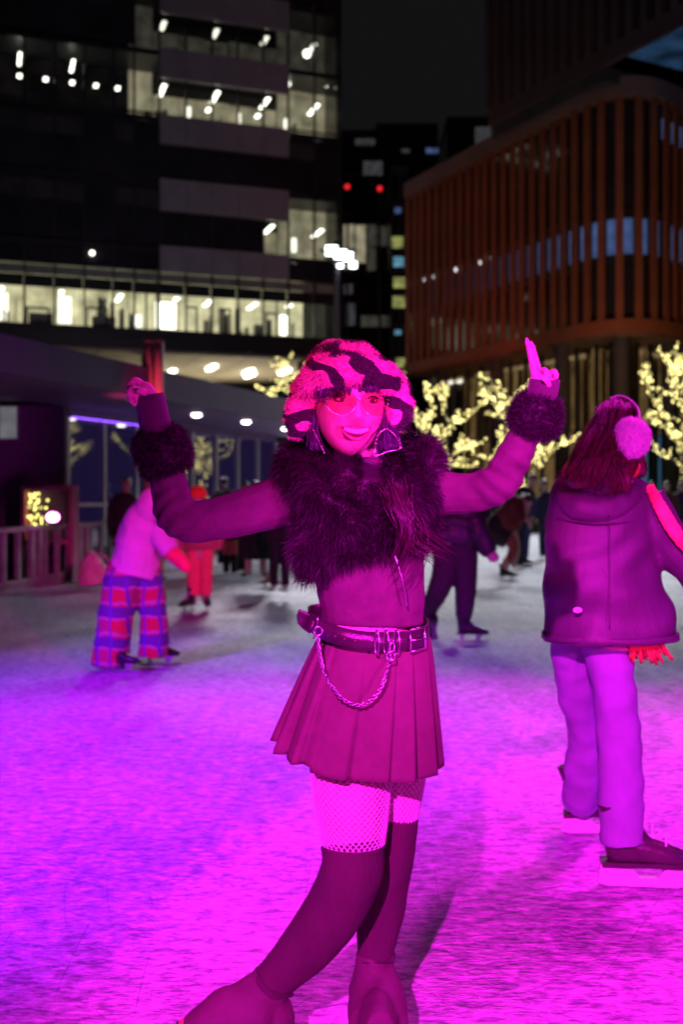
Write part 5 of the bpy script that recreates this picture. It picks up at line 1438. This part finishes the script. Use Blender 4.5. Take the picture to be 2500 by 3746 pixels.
# red trousers and orange bobble hat
YB = 12.5
tB = skater('child in glowing red trousers and orange knitted hat facing the camera', YB, 730,
       [[(730, 1860, 40), (730, 1960, 52), (730, 2040, 46)], [(708, 2030, 28), (706, 2130, 20), (704, 2205, 16)], [(752, 2030, 28), (754, 2130, 20), (754, 2205, 16)]],
       [('coat', M['coat_red'], [[(730, 1868, 40, 0, .7), (730, 1900, 68, 0, .6), (730, 1970, 64, 0, .65), (732, 2012, 60, 0, .7)], [(672, 1905, 26), (660, 1960, 22), (672, 2010, 18)], [(790, 1905, 26), (800, 1960, 22), (792, 2010, 18)]], .008),
        ('trousers', M['red_trousers'], [[(712, 2000, 32), (708, 2080, 27), (708, 2176, 24)], [(752, 2000, 32), (752, 2080, 27), (752, 2176, 24)]], .006),
        ('knitted_hat', M['hat_orange'], [[(722, 1822, 35), (722, 1800, 35), (722, 1782, 24), (722, 1775, 9)]], .004)],
       [(702, 2236, -115, 'figure', None, 0), (757, 2234, -80, 'figure', None, 0)], head=(724, 1835, .95, 0))
# dark figure by the fence with pink face
skater('person in black coat standing by the rink fence beside the pink jacket', 17.5, 455,
       [[(455, 1800, 20), (455, 1860, 36), (455, 1990, 30)], [(440, 1980, 18), (440, 2110, 11)], [(470, 1980, 18), (470, 2110, 11)]],
       [('coat', M['black_cloth'], [[(455, 1800, 22, 0, .8), (455, 1822, 46, 0, .6), (455, 1900, 46, 0, .7), (455, 2000, 48, 0, .7)], [(412, 1830, 16), (402, 1900, 14), (410, 1960, 11)], [(498, 1830, 16), (508, 1900, 14), (500, 1960, 11)]], .01),
        ('trousers', M['black_cloth'], [[(440, 1990, 20), (440, 2108, 15)], [(470, 1990, 20), (470, 2108, 15)]], 0)],
       [], head=(463, 1772, 1.0, 15), hair=(M['hair_brown'], 0))
# group at the middle, behind the raised elbow
skater('person in long black coat and heavy black boots behind the raised elbow', 15.2, 935,
       [[(935, 1830, 22), (935, 1880, 45), (935, 2000, 40)], [(910, 1990, 18), (908, 2100, 13)], [(962, 1990, 18), (964, 2100, 13)]],
       [('coat', M['black_cloth'], [[(935, 1815, 24, 0, .8), (935, 1840, 55, 0, .6), (935, 1950, 58, 0, .7), (935, 2046, 62, 0, .7)]], .012),
        ('sock', M['sock_pink'], [[(910, 2040, 13), (910, 2084, 13)]], 0), ('sock', M['sock_pink'], [[(962, 2040, 13), (962, 2084, 13)]], 0)],
       [(912, 2122, -110, 'figure', None, 0), (966, 2124, -70, 'figure', None, 0)], head=(935, 1790, .95, 10), hair=(M['hair_dark'], .2))
skater('person in tight black leggings and pale pink skates beside the fur vest', 13.9, 1020,
       [[(1030, 1830, 24), (1030, 1900, 50), (1030, 1990, 42)], [(1008, 1980, 20), (1005, 2080, 14), (1004, 2150, 12)], [(1052, 1980, 20), (1046, 2080, 14), (1044, 2150, 12)]],
       [('coat', M['black_cloth'], [[(1030, 1830, 26, 0, .8), (1030, 1860, 58, 0, .6), (1030, 1990, 56, 0, .7)]], .01),
        ('leggings', M['black_cloth'], [[(1010, 1980, 26), (1002, 2080, 17), (1004, 2140, 14)], [(1050, 1980, 26), (1044, 2080, 17), (1046, 2140, 14)]], 0)],
       [(998, 2150, -130, 'figure', M['pink_boot'], 0), (1046, 2152, -110, 'figure', M['pink_boot'], 0)], head=(1030, 1800, .95, -30), hair=(M['hair_dark'], .2))
skater('person with bare head peering over the raised upper arm', 18.5, 880,
       [[(885, 1825, 18), (885, 1870, 32), (885, 1960, 28)], [(872, 1950, 14), (872, 2090, 10)], [(898, 1950, 14), (898, 2090, 10)]],
       [('coat', M['navy'], [[(885, 1818, 18, 0, .8), (885, 1840, 42, 0, .6), (885, 1965, 40, 0, .7)]], .01), ('trousers', M['black_cloth'], [[(872, 1960, 17), (872, 2085, 13)], [(898, 1960, 17), (898, 2085, 13)]], 0)],
       [], head=(897, 1788, 1.0, 25), hair=(M['hair_brown'], 0))
skater('small far skater in red trousers near the middle of the ice', 17.2, 842,
       [[(842, 1880, 16), (842, 1960, 24), (842, 1990, 22)], [(830, 1980, 13), (828, 2085, 9)], [(854, 1980, 13), (856, 2085, 9)]],
       [('coat', M['black_cloth'], [[(842, 1880, 20, 0, .8), (842, 1910, 34, 0, .6), (842, 1975, 32, 0, .7)]], .008), ('trousers', M['red_trousers'], [[(832, 1970, 17), (829, 2030, 14)], [(852, 1970, 17), (855, 2030, 14)]], 0), ('boot_cuff', M['black_cloth'], [[(829, 2026, 13), (828, 2095, 12)]], 0), ('boot_cuff', M['black_cloth'], [[(855, 2026, 13), (856, 2095, 12)]], 0)],
       [], head=(842, 1850, .85, 0), hair=(M['hair_brown'], .1))
skater('dark haired figure in black between the red hat and the pavilion windows', 20.5, 822,
       [[(820, 1800, 18), (820, 1850, 32), (820, 1960, 28)], [(808, 1950, 13), (808, 2060, 9)], [(832, 1950, 13), (832, 2060, 9)]],
       [('coat', M['black_cloth'], [[(820, 1790, 18, 0, .8), (820, 1815, 44, 0, .6), (820, 1960, 42, 0, .7)]], .01), ('trousers', M['black_cloth'], [[(808, 1950, 16), (808, 2062, 12)], [(832, 1950, 16), (832, 2062, 12)]], 0)],
       [], head=(820, 1766, 1.0, 180), hair=(M['hair_dark'], .25))

# puffer jacket skater gliding behind the front woman
YC = 9.85
def puff(pts): return pts
tC = skater('skater in quilted plum puffer jacket and dark trousers gliding on one leg', YC, 1680,
       [[(1740, 1790, 30), (1700, 1870, 80), (1670, 2000, 66)], [(1640, 2010, 36, .05), (1604, 2165, 22, .13), (1566, 2245, 18, .4)], [(1690, 2010, 40), (1702, 2160, 26), (1698, 2270, 20)], [(1745, 1940, 20, -.13), (1780, 2005, 18, -.16), (1805, 2045, 16, -.17)]],
       [('puffer_jacket', M['plum_puffer'], [[(1735, 1775, 36, 0, .9), (1720, 1812, 92, 0, .66), (1715, 1835, 84, 0, .66), (1705, 1862, 100, 0, .7), (1698, 1885, 90, 0, .7), (1690, 1912, 102, 0, .72), (1685, 1935, 92, 0, .72), (1678, 1962, 98, 0, .72), (1674, 1990, 88, 0, .72)],
                                               [(1735, 1900, 46, -.1), (1752, 1950, 42, -.14), (1765, 1965, 36, -.15), (1785, 2005, 36, -.16), (1798, 2025, 26, -.17)]], .006),
        ('mitten', M['sock_pink'], [[(1795, 2022, 20, -.17), (1808, 2042, 21, -.17), (1812, 2055, 14, -.17)]], 0),
        ('trousers', M['plum_trousers'], [[(1640, 1985, 60, .05, .9), (1628, 2090, 46, .05), (1606, 2160, 40, .12), (1580, 2210, 34, .3), (1563, 2250, 28, .4)], [(1690, 1985, 62, 0, .9), (1702, 2100, 46, 0), (1704, 2180, 38, 0), (1697, 2262, 30, 0)]], .008)],
       [(1690, 2350, -2, 'figure', None, 0)], head=(1742, 1758, 1.0, 150), hair=(M['hair_brown'], .15))
skate('skate_boot', P(1566, 2330, YC + .45), -75, tC, 'figure', 1.0, tilt=R(38))

# crouched skater in maroon coat
YD = 16.5
skater('crouched skater in maroon coat, black skirt and red tights with pink socks', YD, 1850,
       [[(1905, 1850, 20, -.1), (1880, 1890, 40), (1840, 1930, 40)], [(1850, 1940, 26), (1880, 2005, 17), (1850, 2075, 12)], [(1870, 1940, 24, .1), (1892, 2010, 16, .1), (1878, 2075, 11, .1)], [(1900, 1880, 16, -.2), (1930, 1900, 12, -.25), (1945, 1920, 9, -.25)]],
       [('coat', M['maroon'], [[(1905, 1820, 26, -.1, .8), (1890, 1850, 44, -.05, .8), (1862, 1890, 50, 0, .8), (1838, 1930, 48, .05, .8)], [(1890, 1850, 24, -.15), (1905, 1890, 20, -.25), (1885, 1935, 18, -.28)]], .012),
        ('skirt', M['black_cloth'], [[(1835, 1900, 40, .05), (1815, 1935, 44, .05), (1840, 1962, 42, .02), (1862, 1974, 34, 0)]], .008),
        ('tights', M['tights_red'], [[(1850, 1955, 27), (1880, 2005, 19), (1855, 2060, 14)]], 0),
        ('sock', M['sock_pink'], [[(1858, 2042, 14.5), (1848, 2078, 14)]], 0)],
       [(1838, 2124, -4, 'figure', None, 0)], head=(1925, 1835, 1.0, 70, -.1), hair=(M['hair_brown'], 0))
# couple holding hands
YE = 20.3
skater('young man with dark tousled hair in dark jacket and blue jeans', YE, 1920,
       [[(1930, 1780, 14), (1925, 1830, 30), (1918, 1920, 26)], [(1905, 1910, 15), (1903, 2060, 9)], [(1930, 1910, 15), (1922, 2060, 9)], [(1945, 1850, 9, -.1), (1948, 1890, 8, -.15), (1940, 1935, 8, -.15)]],
       [('jacket', M['black_cloth'], [[(1930, 1782, 16, 0, .8), (1925, 1800, 36, 0, .6), (1920, 1860, 36, 0, .7), (1917, 1925, 33, 0, .7)], [(1895, 1810, 14), (1885, 1860, 12), (1890, 1905, 10)]], .008),
        ('sleeve', M['jeans_blue'], [[(1950, 1815, 13, -.1), (1955, 1850, 12, -.12), (1948, 1890, 10, -.14)]], 0),
        ('jeans', M['jeans_blue'], [[(1906, 1915, 18), (1905, 1990, 13), (1903, 2060, 12)], [(1930, 1915, 18), (1926, 1990, 13), (1921, 2060, 12)]], .004)],
       [(1905, 2072, -30, 'figure', None, 0), (1888, 2066, -30, 'figure', None, 0)], head=(1948, 1756, 1.0, 35), hair=(M['hair_brown'], 0))
skater('young woman with dark hair in navy coat beside the man in jeans', 22.5, 2005,
       [[(1995, 1800, 13), (1998, 1850, 26), (1995, 1930, 24)], [(1985, 1920, 13), (1984, 2030, 8)], [(2004, 1920, 13), (1998, 2030, 8)]],
       [('coat', M['navy'], [[(1995, 1800, 14, 0, .8), (1998, 1818, 32, 0, .6), (2000, 1870, 32, 0, .7), (1996, 1925, 30, 0, .7)], [(1970, 1830, 11), (1958, 1880, 9), (1950, 1920, 7)]], .008),
        ('trousers', M['navy'], [[(1986, 1918, 15), (1985, 2030, 10)], [(2004, 1918, 15), (1997, 2030, 10)]], 0)],
       [(1982, 2046, -60, 'figure', None, 0), (1996, 2046, -60, 'figure', None, 0)], head=(1992, 1775, .98, -20), hair=(M['hair_dark'], .2))
skater('child in dark coat with red face between the couple holding hands', 19.5, 1908,
       [[(1912, 1850, 12), (1905, 1890, 22), (1900, 1960, 20)], [(1893, 1950, 12), (1892, 2060, 8)], [(1908, 1950, 12), (1908, 2060, 8)]],
       [('coat', M['navy'], [[(1910, 1848, 13, 0, .8), (1903, 1866, 27, 0, .6), (1900, 1950, 27, 0, .7)]], .008), ('trousers', M['navy'], [[(1893, 1945, 14), (1892, 2066, 10)], [(1908, 1945, 14), (1908, 2066, 10)]], 0)],
       [], head=(1918, 1828, .9, 20), hair=(M['hair_brown'], 0))
# onlookers along the far right edge of the ice
for k, (u, Y, lab, mm) in enumerate(((2385, 27.0, 'dark coated onlooker just right of the earmuff woman at the rink edge', 'black_cloth'), (2440, 26.0, 'onlooker in maroon coat at the right edge of the picture', 'maroon'), (2492, 27.5, 'onlooker in navy coat cut off by the right picture edge', 'navy'),
                                    (1815, 27.0, 'onlooker in black at the far rink edge under the raised elbow', 'black_cloth'))):
    s = F_PX / Y; g = VH + CAM_H * s
    zz = lambda h: g - h * s
    skater(lab, Y, u, [[(u, zz(1.45), .06 * s), (u, zz(1.3), .16 * s), (u, zz(.9), .15 * s)], [(u - .1 * s, zz(.9), .09 * s), (u - .1 * s, zz(.08), .05 * s)], [(u + .1 * s, zz(.9), .09 * s), (u + .1 * s, zz(.08), .05 * s)]],
           [('coat', M[mm], [[(u, zz(1.47), .08 * s, 0, .8), (u, zz(1.38), .21 * s, 0, .6), (u, zz(1.0), .21 * s, 0, .7), (u, zz(.72), .23 * s, 0, .7)], [(u - .22 * s, zz(1.35), .07 * s), (u - .27 * s, zz(1.05), .06 * s), (u - .25 * s, zz(.8), .05 * s)], [(u + .22 * s, zz(1.35), .07 * s), (u + .27 * s, zz(1.05), .06 * s), (u + .25 * s, zz(.8), .05 * s)]], .012),
            ('trousers', M['black_cloth'], [[(u - .1 * s, zz(.8), .1 * s), (u - .1 * s, zz(.06), .07 * s)], [(u + .1 * s, zz(.8), .1 * s), (u + .1 * s, zz(.06), .07 * s)]], 0)],
           [], head=(u + 2, zz(1.62), 1.0, 10 - 15 * k), hair=(M['hair_brown'], .1))

# pink bundle slumped on the ice by the fence: a skate bag with a drawn top
YP = 15.3
bgp = thing('bag', 'pale pink drawstring bag slumped on the ice against the rink fence', 'bag', (P(345, 2000, YP).x, YP, 0))
M['bag_pink'] = mat('bag_pink', (0.70, 0.40, 0.48), 0.8, var=0.15, scale=8)
fuse('sack', [limb([(345, 2138, 58, 0, .8), (342, 2105, 60, 0, .8), (336, 2060, 42, 0, .8), (338, 2032, 24, 0, .8), (345, 2022, 12, 0, .8)], YP)], 0.012, M['bag_pink'], bgp, 3, (0.02, 9, (1, 1, .6)))
obj('strap', tube([P(340, 2030, YP - .05), P(372, 2028, YP - .1), P(398, 2058, YP - .12), P(402, 2110, YP - .12)], 0.014, 7, 4), M['bag_pink'], bgp, True)
